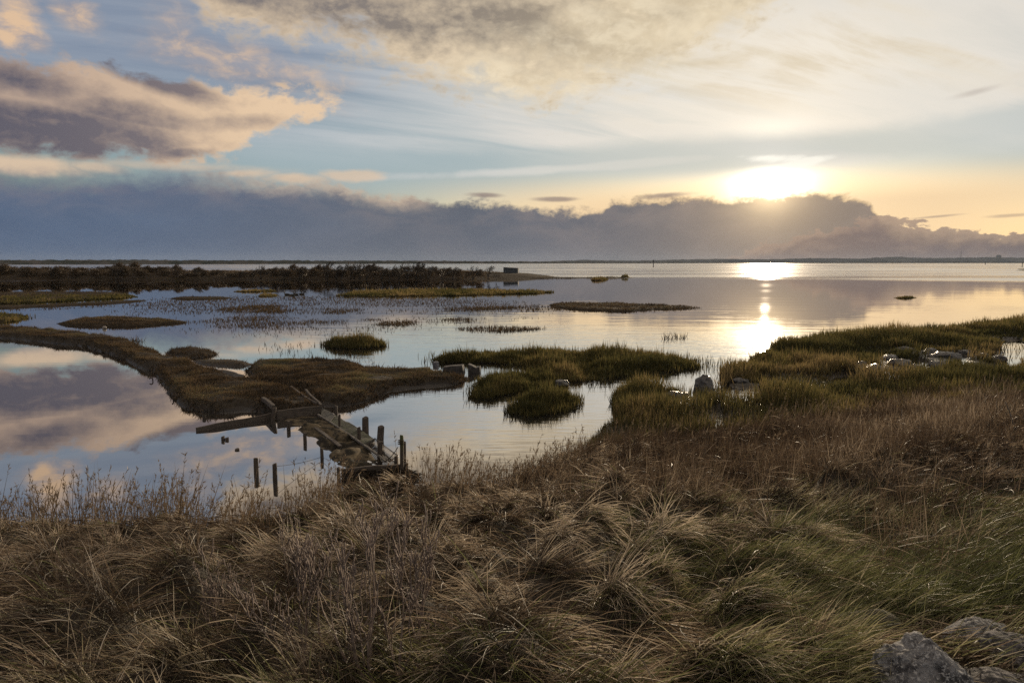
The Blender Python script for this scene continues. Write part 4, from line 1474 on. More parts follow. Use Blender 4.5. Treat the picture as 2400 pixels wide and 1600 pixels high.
# blockhouse and trailer on the long spit
p = P(1198, 638.0, 1.25); k_ = float(project(*p)[2]) / F
p = (p[0], p[1], H - 12.5 * k_ - 17.0 * k_)
hut = empty('blockhouse', p); hut.rotation_euler = (0, 0, -0.10)
tag(hut, 'low windowless concrete blockhouse at the tip of the scrubby spit', 'building')
m_hut = simple_mat('grey_blockwork', (0.085, 0.095, 0.105), 0.9, var=0.3, scale=1.5)
bmv = [(-17, 5.5), (17, 5.5), (17, 16.0), (-17, 18.0)]
V = [(x * k_, yy, z * k_ if z > 6 else -0.8) for yy in (-1.4, 1.8) for x, z in bmv]
me = mesh_from(V, [(0, 1, 2, 3), (7, 6, 5, 4), (0, 4, 5, 1), (1, 5, 6, 2), (2, 6, 7, 3), (3, 7, 4, 0)])
link_obj('wall', me, m_hut, hut)
V = [(x * k_ * 1.015, yy * 1.05, z * k_ + dz) for dz in (0.01, 0.13) for yy in (-1.4, 1.8) for x, z in ((-17.2, 18.0), (17.2, 16.0))]
link_obj('roof', mesh_from(V, [(0, 1, 3, 2), (4, 6, 7, 5), (0, 4, 5, 1), (2, 3, 7, 6), (0, 2, 6, 4), (1, 5, 7, 3)]), simple_mat('pale_roof_slab', (0.16, 0.16, 0.16), 0.9, scale=2), hut)
p = P(956, 641, 1.4); k_ = float(project(*p)[2]) / F
boat = empty('boat', p); boat.rotation_euler = (0, 0.03, 0)
tag(boat, 'small pale boat pulled up among the bushes of the spit', 'boat')
V, Fc = [], []
secs = [(-10, 0.3, 4.4), (-8, 1.9, 4.0), (-3, 2.6, 3.6), (3, 2.6, 3.4), (8, 1.5, 3.8), (11, 0.15, 4.6)]
for x, w, hh in secs:
    V += [(x * k_, -w * k_ * .9, hh * k_), (x * k_, -w * k_ * .7, 1.0 * k_), (x * k_, 0, 0.2 * k_), (x * k_, w * k_ * .7, 1.0 * k_), (x * k_, w * k_ * .9, hh * k_), (x * k_, 0, hh * k_ * .9)]
for i in range(len(secs) - 1):
    for k in range(6):
        Fc.append((i * 6 + k, i * 6 + (k + 1) % 6, (i + 1) * 6 + (k + 1) % 6, (i + 1) * 6 + k))
Fc += [tuple(range(6))[::-1], tuple(range(30, 36))]
link_obj('hull', mesh_from(V, Fc), simple_mat('pale_hull', (0.42, 0.44, 0.46), 0.5, scale=1), boat).location = (0, 0, 0.5)

# ------------------------------------------------------------------ scrub on the long spit
def scrub_mesh(seed, w, hgt, n, lean):
    r = np.random.default_rng(seed)
    u = r.uniform(0, 2 * np.pi, n); q = np.sqrt(r.uniform(0, 1, n))
    ax = r.normal(0, 0.30 * w, n)
    topz = hgt * (1 - (ax / w) ** 2 * 0.8).clip(0.25, 1) * (0.7 + 0.45 * vnoise(ax * 2.2, ax * 0 + seed, seed))
    z = r.uniform(0.0, 0.8, n) * topz
    base = np.stack([ax, q * np.sin(u) * 1.0, z], 1)
    d = np.stack([r.normal(lean, 0.5, n) + ax / w * 0.6, r.normal(0, 0.4, n), r.uniform(0.4, 1.3, n)], 1)
    return blades(base, d, r.uniform(0.25, 0.75, n) * hgt * 0.42, r.uniform(0.05, 0.12, n), r.uniform(-0.1, 0.3, n), 2, r.uniform(0, 1, n))


scrub_meshes = []
for k, (w, hgt, n, lean) in enumerate(((3.2, 2.0, 1100, .2), (2.4, 2.6, 1000, .35), (4.0, 1.6, 1200, .1), (2.0, 2.9, 700, .45), (3.0, 1.3, 900, .3))):
    V, T, A, B = join([scrub_mesh(k + 3, w, hgt, n, lean)])
    me = mesh_tris(V, T, attrs={'v': A, 't': B})
    me.materials.append(m_scrub)
    scrub_meshes.append(me)


def scrub(px, py, k, s, label, group='scrub on the long spit'):
    p = P(px, py, 1.3)
    x, y = p[0], p[1]
    z = float(FAR[1](np.array([x]), np.array([y]))[0][0])
    z = max(z, 0.9)
    o = bpy.data.objects.new('scrub_bush', scrub_meshes[k])
    COL.objects.link(o)
    o.location = (x, y, max(0.2, z - 0.15)); o.scale = (s * random.uniform(.9, 1.2), s, s * random.uniform(.85, 1.1)); o.rotation_euler = (0, 0, random.uniform(-0.3, 0.3))
    return tag(o, label, 'bush', group)


hedge = 'dark bush merging into the unbroken scrub along the long spit'
for i in range(120):
    px = -70 + 1190 * i / 119 + random.uniform(-6, 6)
    py = random.uniform(640.0, 643.5)
    k = random.choice((0, 0, 2, 2, 1)) if px < 640 else random.choice((0, 1, 1, 2, 3))
    s = random.uniform(0.72, 1.05)
    if px < 420:
        s *= 1.1
    if 420 < px < 640:
        s *= 0.9
    if px > 1060:
        s *= 0.75
    scrub(px, py, k, s, hedge)


# bare trees that stand above the scrub: twigs grown branch by branch
def grow(out_, p, d, L, r, depth, bend=0.12, up=0.05, kids=(3, 5), spread=0.6, nseg=5, wind=Vector((0, 0, 0)), shrink=(0.4, 0.7)):
    path, rad = [p.copy()], [r]
    d = d.normalized()
    for i in range(nseg):
        d = (d + Vector((random.gauss(0, bend), random.gauss(0, bend), random.gauss(0, bend) + up)) + wind).normalized()
        p = p + d * (L / nseg)
        path.append(p.copy()); rad.append(r * (1 - 0.62 * (i + 1) / nseg))
        if depth > 0 and i >= 1:
            for _ in range(1 if random.random() < (kids[0] + kids[1]) / 2 / nseg else 0):
                ax = Vector((random.gauss(0, 1), random.gauss(0, 1), random.gauss(0, 0.6))).normalized()
                grow(out_, p.copy(), d + ax * spread, L * random.uniform(*shrink), rad[-1] * 0.62, depth - 1, bend * 1.15, up, kids, spread, nseg, wind, shrink)
    if depth > 0:
        for s_ in (1, -1):
            ax = Vector((random.gauss(0, 1), random.gauss(0, 1), random.gauss(0, 0.4))).normalized()
            grow(out_, p.copy(), d + ax * spread * 0.6, L * random.uniform(*shrink), rad[-1] * 0.8, depth - 1, bend * 1.15, up, kids, spread, nseg, wind, shrink)
    out_.append((path, rad))


m_bark = simple_mat('dark_bark', (0.050, 0.040, 0.032), 0.85, var=0.5, scale=20)
protos = []
for k in range(4):
    items = []
    for j in range(3):
        grow(items, Vector((random.uniform(-.3, .3), random.uniform(-.2, .2), 0)), Vector((random.uniform(-.4, .7), 0, 1)), 1.7, 0.09, 3, 0.16, 0.04, (4, 5), 0.7, 4, Vector((0.05, 0, 0)))
    trunk = [q for q in items if q[1][0] > 0.05]
    twig = [q for q in items if q[1][0] <= 0.05]
    twig = [(a_, [max(r_, 0.016) for r_ in b_]) for a_, b_ in twig]
    mt1, mt2 = tubes_mesh(trunk, 5), tubes_mesh(twig, 3)
    mt1.materials.append(m_bark); mt2.materials.append(m_bark)
    protos.append((mt1, mt2))


def bare_tree(px, py, k, s, label, group=None):
    p = P(px, py, 1.4)
    z = float(FAR[1](np.array([p[0]]), np.array([p[1]]))[0][0])
    root = empty('bare_tree', (p[0], p[1], max(0.2, z - 0.1)), (0, 0, random.uniform(-0.5, 0.5)))
    root.scale = (s, s, s)
    tag(root, label, 'tree', group)
    for nm_, me in zip(('trunk', 'crown'), protos[k]):
        o = bpy.data.objects.new(nm_, me); COL.objects.link(o); o.parent = root
    return root


gt = 'bare windswept trees above the scrub'
bare_tree(1144, 643, 0, 0.95, 'lone bare windswept tree at the right end of the scrub, nearest the blockhouse', gt)
bare_tree(1163, 645, 1, 0.5, 'smallest bare tree, hunched between the lone tree and the blockhouse', gt)
bare_tree(1108, 643, 2, 0.95, 'bare tree second from the right end of the scrub', gt)
for i, (px, s) in enumerate(((975, 1.0), (955, 0.9), (985, 0.9), (1003, 0.8), (765, 1.0), (830, 1.0), (842, 0.9), (858, 0.95), (822, 0.8), (935, 0.8), (1035, 0.7), (700, 0.75), (1062, 0.7),
                             (275, 0.75), (610, 0.8), (590, 0.6), (460, 0.65), (665, 0.6), (120, 0.6), (800, .8), (788, .8), (895, .75), (912, .7), (560, .5))):
    lab, g_ = (('bare windswept tree in the tallest clump, by the pale boat', 'bare trees by the boat') if 880 < px < 1010 else
               ('bare windswept tree in the thin row left of the tallest clump', 'bare trees in the thin row') if 690 < px < 880 else
               ('bare windswept tree between the tallest clump and the end of the scrub', 'bare trees right of the tallest clump') if px > 1010 else
               ('small bare tree poking out of the dense scrub far to the left', 'bare trees in the dense scrub'))
    bare_tree(px, 642.5, i % 4, s * 1.25, lab, g_)

# dry grass over the long spit
xy = sample_poly(FAR[0], 16000, 0.2)
z, d_ = FAR[1](xy[:, 0], xy[:, 1])
k_ = (d_ > -1) & (xy[:, 0] > -190)
xy, z = xy[k_], z[k_]
pv = np.clip(0.55 + 0.6 * fbm(xy[:, 0] * 0.05, xy[:, 1] * 0.3, 5, 3) + rng.normal(0, 0.12, len(xy)), 0, 1)
blade_obj('grass', [upright(xy, z - 0.03, rng.uniform(0.25, 0.6, len(xy)), rng.uniform(0.15, 0.35, len(xy)), 0.3, 0.2, 1, pv)], m_turf, kind='stuff',
          label='brown rough grass covering the long spit')

# ------------------------------------------------------------------ cordgrass beds, each an island of its own
GC = 'cordgrass beds standing in the water'


def cord(px_poly, n, hgt, label, wpx=2.0, mat=m_cord, lean=0.15, z0=-0.03, edge_h=0.5, fall=0.6, thin=0, name='cordgrass_bed', vb=0.0, group=GC, zf=None):
    poly = smooth_poly(poly_w(px_poly), 2)
    sc_ = np.sqrt(max(0.3, (poly[:, 0].max() - poly[:, 0].min()) * 0.1))
    c = poly.mean(0)
    xy = sample_poly(c + (poly - c) * 1.25, int(n * 1.7), fall)
    d = sdist(poly, xy[:, 0], xy[:, 1])
    fr_ = 0.9 / sc_
    d = d + sc_ * (0.55 * fbm(xy[:, 0] * fr_, xy[:, 1] * fr_, 19, 3) + 0.25 * fbm(xy[:, 0] * fr_ * 3, xy[:, 1] * fr_ * 3, 29, 2))
    k_ = rng.uniform(0, 1, len(xy)) < sstep(-0.35 * sc_, 0.30 * sc_, d)
    xy, d = xy[k_], d[k_]
    e = edge_h + (1 - edge_h) * sstep(-0.1 * sc_, 0.6 * sc_, d)
    cl = 0.78 + 0.75 * fbm(xy[:, 0] * 1.1, xy[:, 1] * 1.1, 13, 3)
    hh = hgt * e * np.clip(cl, 0.35, 1.4) * rng.triangular(0.35, 0.8, 1.3, len(xy)) * np.where(rng.uniform(0, 1, len(xy)) < 0.07, 1.45, 1.0)
    D = np.hypot(xy[:, 0], xy[:, 1])
    v = np.clip(0.5 + vb + 0.7 * fbm(xy[:, 0] * 0.5, xy[:, 1] * 0.5, 23, 3) + rng.normal(0, 0.2, len(xy)), 0, 1)
    zz_ = np.full(len(xy), z0) if zf is None else zf(xy[:, 0], xy[:, 1])
    pr = [upright(xy, zz_, hh, np.maximum(0.006, wpx * D / F) * rng.uniform(0.6, 1.2, len(xy)), lean, 0.35, 2, v)]
    if thin:                                                # sparse stems round the edge
        c = poly.mean(0)
        big = c + (poly - c) * np.array([1.35, 1.5])
        x2 = sample_poly(big, thin * 6, fall)
        dd = sdist(poly, x2[:, 0], x2[:, 1])
        x2 = x2[(dd < 0) & (rng.uniform(0, 1, len(x2)) < np.exp(dd / (0.35 * sc_)))][:thin * 2]
        D2 = np.hypot(x2[:, 0], x2[:, 1])
        pr.append(upright(x2, np.full(len(x2), z0), hgt * rng.uniform(0.35, 0.9, len(x2)), 1.5 * D2 / F, lean * 1.3, 0.3, 2, rng.uniform(0, 0.8, len(x2))))
    c = (float(poly[:, 0].mean()), float(poly[:, 1].mean()), 0.0)
    o = blade_obj(name, pr, mat, origin=c)
    if label and n < 1000:
        o['kind'] = 'stuff'; o['label'] = label
    elif label:
        tag(o, label, 'marsh grass', group)
    return o


cord([(765, 809), (790, 804), (830, 803), (880, 806), (897, 810), (870, 815), (830, 817), (790, 816)], 4200, 0.48, 'small round cordgrass tuft alone in open water', thin=500)
cord([(1030, 848), (1060, 838), (1120, 832), (1250, 829), (1400, 830), (1500, 833), (1580, 840), (1640, 852), (1630, 862), (1560, 868), (1480, 880), (1380, 893),
      (1330, 893), (1290, 884), (1250, 868), (1200, 852), (1120, 852), (1060, 856)], 30000, 0.46, 'largest cordgrass bed, a long bent band in mid water', thin=1500)
cord([(1118, 906), (1150, 890), (1230, 882), (1290, 874), (1310, 890), (1290, 905), (1230, 916), (1160, 930), (1130, 938), (1118, 925)], 11000, 0.42,
     'dark cordgrass bed between the concrete and the long band', thin=600)
cord([(1203, 957), (1230, 942), (1290, 930), (1335, 932), (1350, 942), (1335, 958), (1290, 972), (1230, 975), (1205, 970)], 8500, 0.42, 'rounded cordgrass bed nearest us in the channel', thin=500)
cord([(1442, 950), (1450, 925), (1490, 915), (1525, 925), (1532, 945), (1500, 962), (1455, 966)], 6500, 0.44, 'bushy cordgrass clump at the mouth of the creek', thin=300)
cord([(1550, 925), (1580, 918), (1605, 925), (1590, 938), (1560, 938)], 1500, 0.36, 'small cordgrass tuft behind the low weedy rock')
cord([(795, 691), (850, 683), (1000, 680), (1150, 680), (1280, 683), (1306, 686), (1200, 690), (1050, 694), (900, 696), (810, 695)], 9000, 0.50,
     'long straight reed bed below the scrubby spit', vb=0.05, edge_h=0.7)
cord([(-60, 700), (80, 694), (200, 695), (320, 692), (300, 700), (180, 706), (60, 712), (-60, 714)], 6000, 0.40, 'grass band along the flat at the far left', vb=-0.15, edge_h=0.6)
cord([(-60, 742), (20, 738), (68, 742), (50, 752), (0, 757), (-60, 757)], 2500, 0.34, 'small cordgrass tuft cut by the left edge', vb=-0.1, thin=200)
cord([(540, 683), (600, 680.5), (650, 681), (630, 684), (570, 685)], 700, 0.35, 'short grass strip left of the ducks', vb=0.2)
cord([(600, 693), (630, 690.5), (657, 691.5), (640, 695), (612, 696)], 500, 0.30, 'thin grass strip just left of the ducks', vb=0.1)
cord([(2094, 698), (2120, 695.5), (2148, 697), (2140, 699.5), (2105, 700)], 500, 0.30, 'tiny reed strip alone in the golden water on the right', vb=-0.2)
cord([(1384, 656), (1405, 653), (1424, 654), (1420, 657), (1390, 658)], 900, 0.7, 'low grass mound on the thin mud bar', vb=0.25)
cord([(1452, 650.6), (1464, 649.2), (1476, 650.2), (1464, 651.4)], 300, 0.8, 'smallest grass mound at the end of the thin mud bar', vb=0.15)
cord([(2288, 766), (2310, 758), (2345, 756), (2400, 754), (2500, 752), (2500, 764), (2400, 766), (2340, 768)], 3500, 0.36, 'thin spur of cordgrass at the far right end of the marsh', thin=300)

cord([(1690, 890), (1702, 874), (1745, 860), (1790, 836), (1828, 813), (1900, 805), (1965, 812), (1960, 848), (1860, 878), (1760, 896)], 13000, 0.52,
     'tall cordgrass at the left tip of the broad marsh, beside the sun glint', edge_h=0.75)
# the marsh at the right: one broad stand on mud
xy = sample_poly(MARSH, 120000, 1.15)
for (rx_, ry_, rs_) in WET_ROCKS:
    kx_ = ((xy[:, 0] - rx_ * 0.985) / (rs_ * 1.15)) ** 2 + ((xy[:, 1] - ry_ * 0.972) / (rs_ * 1.9)) ** 2 > rng.uniform(0.5, 1.1, len(xy))
    xy = xy[kx_]
z = ground_z(xy[:, 0], xy[:, 1])
pxs, pys, dep = project(xy[:, 0], xy[:, 1], z)
wet = np.zeros(len(xy))
for q in PUDDLES:
    wet = np.maximum(wet, sstep(-0.35, 0.1, sdist(q, xy[:, 0], xy[:, 1])))
dn = 0.65 + 0.9 * fbm(xy[:, 0] * 0.35, xy[:, 1] * 0.35, 77, 3)
low = np.clip((pys - 925 + (pxs - 1900) * 0.05) / 60, 0, 1)             # thins out towards the foot of the bank
k_ = (z > -0.30) & (pxs < 2500) & (rng.uniform(0, 1, len(xy)) > wet * 0.96) & (rng.uniform(0, 1, len(xy)) < np.clip(dn + 0.3, 0.6, 1) * (1 - 0.45 * low))
xy, z, dep, low = xy[k_], z[k_], dep[k_], low[k_]
hum = np.clip(0.42 + 1.15 * vnoise(xy[:, 0] * 0.95, xy[:, 1] * 0.80, 31) + 0.8 * fbm(xy[:, 0] * 0.30, xy[:, 1] * 0.36, 33, 2), 0.35, 1.6)
hh = 0.46 * hum * rng.triangular(0.35, 0.8, 1.3, len(xy)) * (1 - 0.25 * low)
v = np.clip(0.18 + 0.36 * hum + 0.8 * fbm(xy[:, 0] * 0.3, xy[:, 1] * 0.3, 37, 3) + rng.normal(0, 0.2, len(xy)) + low * 0.3, 0, 1)  # low clumps coloured darker, painting shade between the taller ones
o = blade_obj('marsh_grass', [upright(xy, np.maximum(z, -0.05) - 0.02, hh, np.maximum(0.012, 1.9 * dep / F) * rng.uniform(0.6, 1.2, len(xy)), 0.22, 0.4, 2, v)], m_cord,
              kind='stuff', label='broad stand of cordgrass on the mud below the bank')

# sparse stems standing in the shallow lagoon
zones = [([(230, 700), (700, 690), (1250, 700), (1300, 740), (900, 790), (560, 800), (250, 760)], 17000, 0.15), ([(600, 725), (1000, 722), (1250, 716), (1250, 724), (900, 736), (620, 738)], 5200, 0.2),
         ([(800, 752), (900, 744), (1050, 742), (1130, 748), (1100, 760), (950, 766), (850, 762)], 7000, 0.17), ([(1040, 771), (1140, 763), (1220, 765), (1300, 768), (1255, 775), (1150, 781)], 1900, 0.19),
         ([(380, 755), (560, 738), (820, 745), (820, 770), (560, 775)], 3600, 0.15), ([(1265, 716), (1620, 716), (1660, 724), (1480, 734), (1290, 732)], 6500, 0.16),
         ([(560, 800), (820, 800), (960, 870), (860, 860), (640, 850)], 260, 0.22), ([(1540, 792), (1600, 785), (1625, 792), (1560, 797)], 70, 0.4),
         ([(300, 795), (345, 797), (335, 808), (305, 806)], 60, 0.35), ([(1210, 715), (1300, 712), (1300, 745), (1150, 760)], 1500, 0.16),
         ([(470, 724), (640, 712), (700, 722), (560, 738)], 1800, 0.2), ([(0, 722), (330, 708), (330, 716), (0, 732)], 800, 0.16)]
pr = []
for zn, n, hg in zones:
    pl = smooth_poly(poly_w(zn), 1)
    xy = sample_poly(pl, n, 0.3)
    keep_ = rng.uniform(0, 1, len(xy)) < np.clip(0.66 + 1.4 * fbm(xy[:, 0] * 0.12, xy[:, 1] * 0.10, 57, 3) + 1.0 * fbm(xy[:, 0] * 0.5, xy[:, 1] * 0.35, 58, 3), 0.03, 1) * np.clip(sdist(pl, xy[:, 0], xy[:, 1]) / (0.10 * np.ptp(pl[:, 1])), 0.1, 1)
    xy = xy[keep_]
    D = np.hypot(xy[:, 0], xy[:, 1])
    pr.append(upright(xy, np.full(len(xy), -0.02), hg * rng.uniform(0.4, 1.3, len(xy)), 2.3 * D / F * rng.uniform(0.5, 1.1, len(xy)), 0.40, 0.3, 1, rng.uniform(0, 0.6, len(xy))))
blade_obj('emergent_stems', pr, m_turf, kind='stuff', label='sparse dead stems poking out of the shallow lagoon')

# ------------------------------------------------------------------ turf on the mud banks
pr = []
for (poly, zf), n, w, hg in ((SPIT, 76000, 0.020, 0.075), (LOBE, 40000, 0.020, 0.075), (ISL3, 15000, 0.022, 0.08), (ISL4, 2200, 0.022, 0.07), (ISL5, 900, 0.022, 0.05), (OVAL, 9000, 0.045, 0.08),
                             (THIN, 7000, 0.07, 0.10), (FLAT, 6000, 0.07, 0.12), (STRIP, 1500, 0.06, 0.09), (STRIP2, 900, 0.06, 0.09), (BAR, 900, 0.12, 0.2)):
    xy = sample_poly(poly, n, 0.8)
    z, d = zf(xy[:, 0], xy[:, 1])
    bare = fbm(xy[:, 0] * 0.7, xy[:, 1] * 0.7, 91, 3)
    k_ = (z > 0.22 * z.max()) & (d > 0.03) & (bare < 0.42) & (rng.uniform(0, 1, len(xy)) < sstep(0.02, 0.30, d) * 0.85 + 0.15)
    xy, z = xy[k_], z[k_]
    v = np.clip(0.5 + 0.8 * fbm(xy[:, 0] * 0.45, xy[:, 1] * 0.45, 67, 3) + rng.normal(0, 0.22, len(xy)), 0, 1)
    pr.append(upright(xy, z - 0.01, hg * rng.triangular(0.3, 0.8, 2.2, len(xy)) * np.clip(0.9 + 1.2 * fbm(xy[:, 0] * 1.7, xy[:, 1] * 1.7, 97, 2), 0.4, 1.9), w * rng.uniform(0.6, 1.4, len(xy)), 0.6, 0.3, 1, v))
# taller purslane hanging over the nearer banks' cut edges, coloured dark for their shadow
for (poly, zf), n in ((SPIT, 30000), (LOBE, 16000), (ISL3, 7000), (ISL4, 2000)):
    c = poly.mean(0)
    xy = sample_poly(c + (poly - c) * 1.05, n, 0.6)
    z, d = zf(xy[:, 0], xy[:, 1])
    k_ = (d > -0.05) & (d < 0.34) & (fbm(xy[:, 0] * 1.2, xy[:, 1] * 1.2, 14, 3) > -0.12)
    xy, z, d = xy[k_], z[k_], d[k_]
    pr.append(upright(xy, np.maximum(z, 0.0) - 0.01, rng.triangular(0.05, 0.10, 0.26, len(xy)), rng.uniform(0.012, 0.026, len(xy)), 0.55, 0.6, 2, np.clip(rng.normal(0.22, 0.2, len(xy)), 0, 1)))
blade_obj('turf', pr, m_turf, kind='stuff', label='low brown green turf over the mud banks')

# ------------------------------------------------------------------ the bank in front of us
def comb(x, y):
    """which way the long grass has been laid"""
    px, py, _ = project(x, y, 1.2)
    a = np.interp(px, [-200, 500, 950, 1300, 1700, 2300], [3.55, 3.5, 3.9, 4.9, 5.4, 5.7])
    return a + 1.0 * fbm(np.asarray(x) * 0.45, np.asarray(y) * 0.45, 43, 3)


pr = []
for (x, y, r, hgt) in TUS:
    D = math.hypot(x, y)
    px, py, dep = (float(q) for q in project(x, y, float(ground_z(x, y))))
    if px < -500 or px > 2900 or py > 2300:
        continue
    rus = 1.0 if (px > 1500 and py < 1230) else 0.0
    grn = 1.0 if (px > 1450 and py > 1290) else 0.0
    lod = min(1.0, (6.5 / D) ** 0.9)
    td_ = float(toe_of(x, y)); ef = min(1.0, 0.62 + 0.12 * (td_ - D))
    nl = int(27 * (r / 0.5) * (0.9 if rus or grn else 1.0))
    nb_ = int(21 * lod * (0.75 if rus else 1.0))
    if nb_ < 6:
        nb_ = 6
    ca_ = comb(x, y)
    tone = 0.5 + 0.9 * float(fbm(x * 0.6, y * 0.6, 71, 2))
    n = nl * nb_
    th = rng.uniform(0, 2 * np.pi, nl); rr_ = r * 0.66 * np.sqrt(rng.uniform(0, 1, nl))
    lx, ly = x + rr_ * np.cos(th), y + rr_ * np.sin(th)
    da = ca_ + rng.normal(0, 0.95, nl)
    outw = rng.uniform(0.15, 0.75, nl)
    ldx = np.cos(da) * 0.85 + np.cos(th) * outw; ldy = np.sin(da) * 0.85 + np.sin(th) * outw
    lup = rng.uniform(0.10, 1.0, nl) * (0.6 + 0.4 * ef); lL = rng.uniform(0.18, 0.52, nl) * (0.62 + 1.1 * r) * ef
    if grn:
        lL *= 0.72
    if rus:
        lL *= 0.60; lup += 0.25; ldx *= 0.8; ldy *= 0.8
    i_ = np.repeat(np.arange(nl), nb_)
    bx = lx[i_] + rng.normal(0, 0.030, n); by = ly[i_] + rng.normal(0, 0.030, n)
    wild = np.where(rng.uniform(0, 1, n) < 0.22, 0.55, 0.13)
    bz = ground_z(bx, by) - 0.02
    d0 = np.stack([ldx[i_] + rng.normal(0, 1, n) * wild, ldy[i_] + rng.normal(0, 1, n) * wild, lup[i_] + rng.normal(0, 1, n) * wild * 0.8], 1)
    L = lL[i_] * rng.uniform(0.55, 1.15, n)
    wv = np.maximum(0.0038, 1.7 * dep / F) * rng.uniform(0.6, 1.25, n) * (0.85 if rus else 1.0)
    v = np.clip(tone - 0.12 + (rng.normal(0, 0.30, nl))[i_] + np.abs(rng.normal(0, 0.24, n)) - 0.06, 0.02, 0.95)
    g_ = (rng.uniform(0, 1, n) < (0.05 + 0.25 * grn)) & (rng.uniform(0, 1, n) < 0.8)
    v = np.where(g_, 1.0, v)
    ns = 5 if D < 6 else (4 if D < 10 else 3)
    pr.append((blades(np.stack([bx, by, bz], 1), d0, L, wv, rng.uniform(0.38, 0.80, n), ns, v, ground=ground_z, lift=rng.uniform(0.01, 0.09, n)), rus, grn))
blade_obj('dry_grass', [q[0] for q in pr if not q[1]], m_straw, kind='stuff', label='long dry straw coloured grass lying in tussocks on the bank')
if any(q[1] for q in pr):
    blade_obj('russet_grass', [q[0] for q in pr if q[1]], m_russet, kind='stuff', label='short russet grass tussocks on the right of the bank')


def bank_points(n, test, fall=1.3, dmin=2.0, dmax=30.0):
    out_, got = [], 0
    for _ in range(300):
        a = rng.uniform(-0.82, 0.82, 40000); D = np.sqrt(rng.uniform(dmin ** 2, dmax ** 2, 40000))
        x, y = D * np.sin(a), D * np.cos(a)
        z = ground_z(x, y)
        px, py, dep = project(x, y, z)
        k = (D < toe_of(x, y) + 0.3) & (z > -0.02) & (px > -150) & (px < 2550) & (py < 1750) & (rng.uniform(0, 1, 40000) < (3.0 / np.maximum(3.0, D)) ** fall) & test(px, py, D)
        out_.append(np.stack([x[k], y[k], z[k], px[k], py[k], dep[k]], 1)); got += int(k.sum())
        if got >= n:
            break
    return np.concatenate(out_)[:n].T


# dead undergrowth everywhere between the tussocks
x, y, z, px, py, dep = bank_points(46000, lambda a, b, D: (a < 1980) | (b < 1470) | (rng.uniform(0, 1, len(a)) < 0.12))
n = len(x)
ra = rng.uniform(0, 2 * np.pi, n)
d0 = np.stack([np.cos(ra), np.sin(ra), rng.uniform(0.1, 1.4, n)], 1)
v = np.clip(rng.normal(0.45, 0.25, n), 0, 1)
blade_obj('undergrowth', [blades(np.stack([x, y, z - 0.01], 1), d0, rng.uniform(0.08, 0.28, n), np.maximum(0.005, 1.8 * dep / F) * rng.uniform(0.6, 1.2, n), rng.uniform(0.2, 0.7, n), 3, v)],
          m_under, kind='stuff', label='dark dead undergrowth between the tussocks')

# short green grass, mostly to the lower right
def green_w(px, py, D):
    w = np.clip((px - 1350) / 500, 0, 1) * np.clip((py - 1130) / 130, 0, 1)
    w = np.maximum(w, np.clip((py - 1480) / 120, 0, 1) * 0.30)
    w = np.maximum(w, np.exp(-((px - 470) / 170) ** 2 - ((py - 1190) / 26) ** 2) * 0.7)
    w = w * np.where((px > 1980) & (py > 1470), 0.10, 1.0)
    return rng.uniform(0, 1, len(px)) < w * 0.95 + 0.02
x, y, z, px, py, dep = bank_points(46000, green_w)
n = len(x)
cl = fbm(x * 1.4, y * 1.4, 15, 3)
ra = comb(x, y) + rng.normal(0, 0.8, n)
d0 = np.stack([np.cos(ra) * 0.7, np.sin(ra) * 0.7, rng.uniform(0.4, 1.3, n)], 1)
v = np.clip(0.62 + 0.8 * fbm(x * 0.8, y * 0.8, 25, 3) + rng.normal(0, 0.24, n), 0, 1)
blade_obj('green_grass', [blades(np.stack([x, y, z - 0.01], 1), d0, rng.uniform(0.10, 0.30, n) * (1 + 0.6 * cl), np.maximum(0.0048, 1.7 * dep / F) * rng.uniform(0.6, 1.2, n),
                                 rng.uniform(0.3, 0.8, n), 4, v, ground=ground_z, lift=rng.uniform(0.0, 0.04, n))], m_green, kind='stuff', label='short grass still green among the straw')

# broken, tangled stems lying over everything
x, y, z, px, py, dep = bank_points(13500, lambda a, b, D: ((a < 1900) | (b < 1440)) & (fbm(a * 0.006, b * 0.012, 61, 3) > -0.2), 1.0, 2.0, 15.0)
n = len(x)
ra = comb(x, y) + rng.normal(0, 1.1, n)
d0 = np.stack([np.cos(ra), np.sin(ra), rng.uniform(-0.05, 0.7, n)], 1)
v = np.where(rng.uniform(0, 1, n) < 0.5, rng.uniform(0.02, 0.3, n), rng.uniform(0.35, 0.80, n))
q = blades(np.stack([x, y, z + rng.uniform(0.04, 0.26, n)], 1), d0, rng.uniform(0.10, 0.34, n), np.maximum(0.0036, 1.6 * dep / F) * rng.uniform(0.5, 1.2, n), rng.uniform(0.1, 0.9, n), 4, v, ground=ground_z,
           lift=rng.uniform(0.02, 0.12, n))
kv = q[0].reshape(n, 9, 3)
kv[:, 4:, :2] += (rng.normal(0, 0.035, (n, 1, 2)) * np.array([0.4, 0.4, 0.8, 0.8, 1.0])[None, :, None])          # kinks
blade_obj('broken_stems', [q], m_straw, kind='stuff', label='broken tangled stems lying across the tussocks')

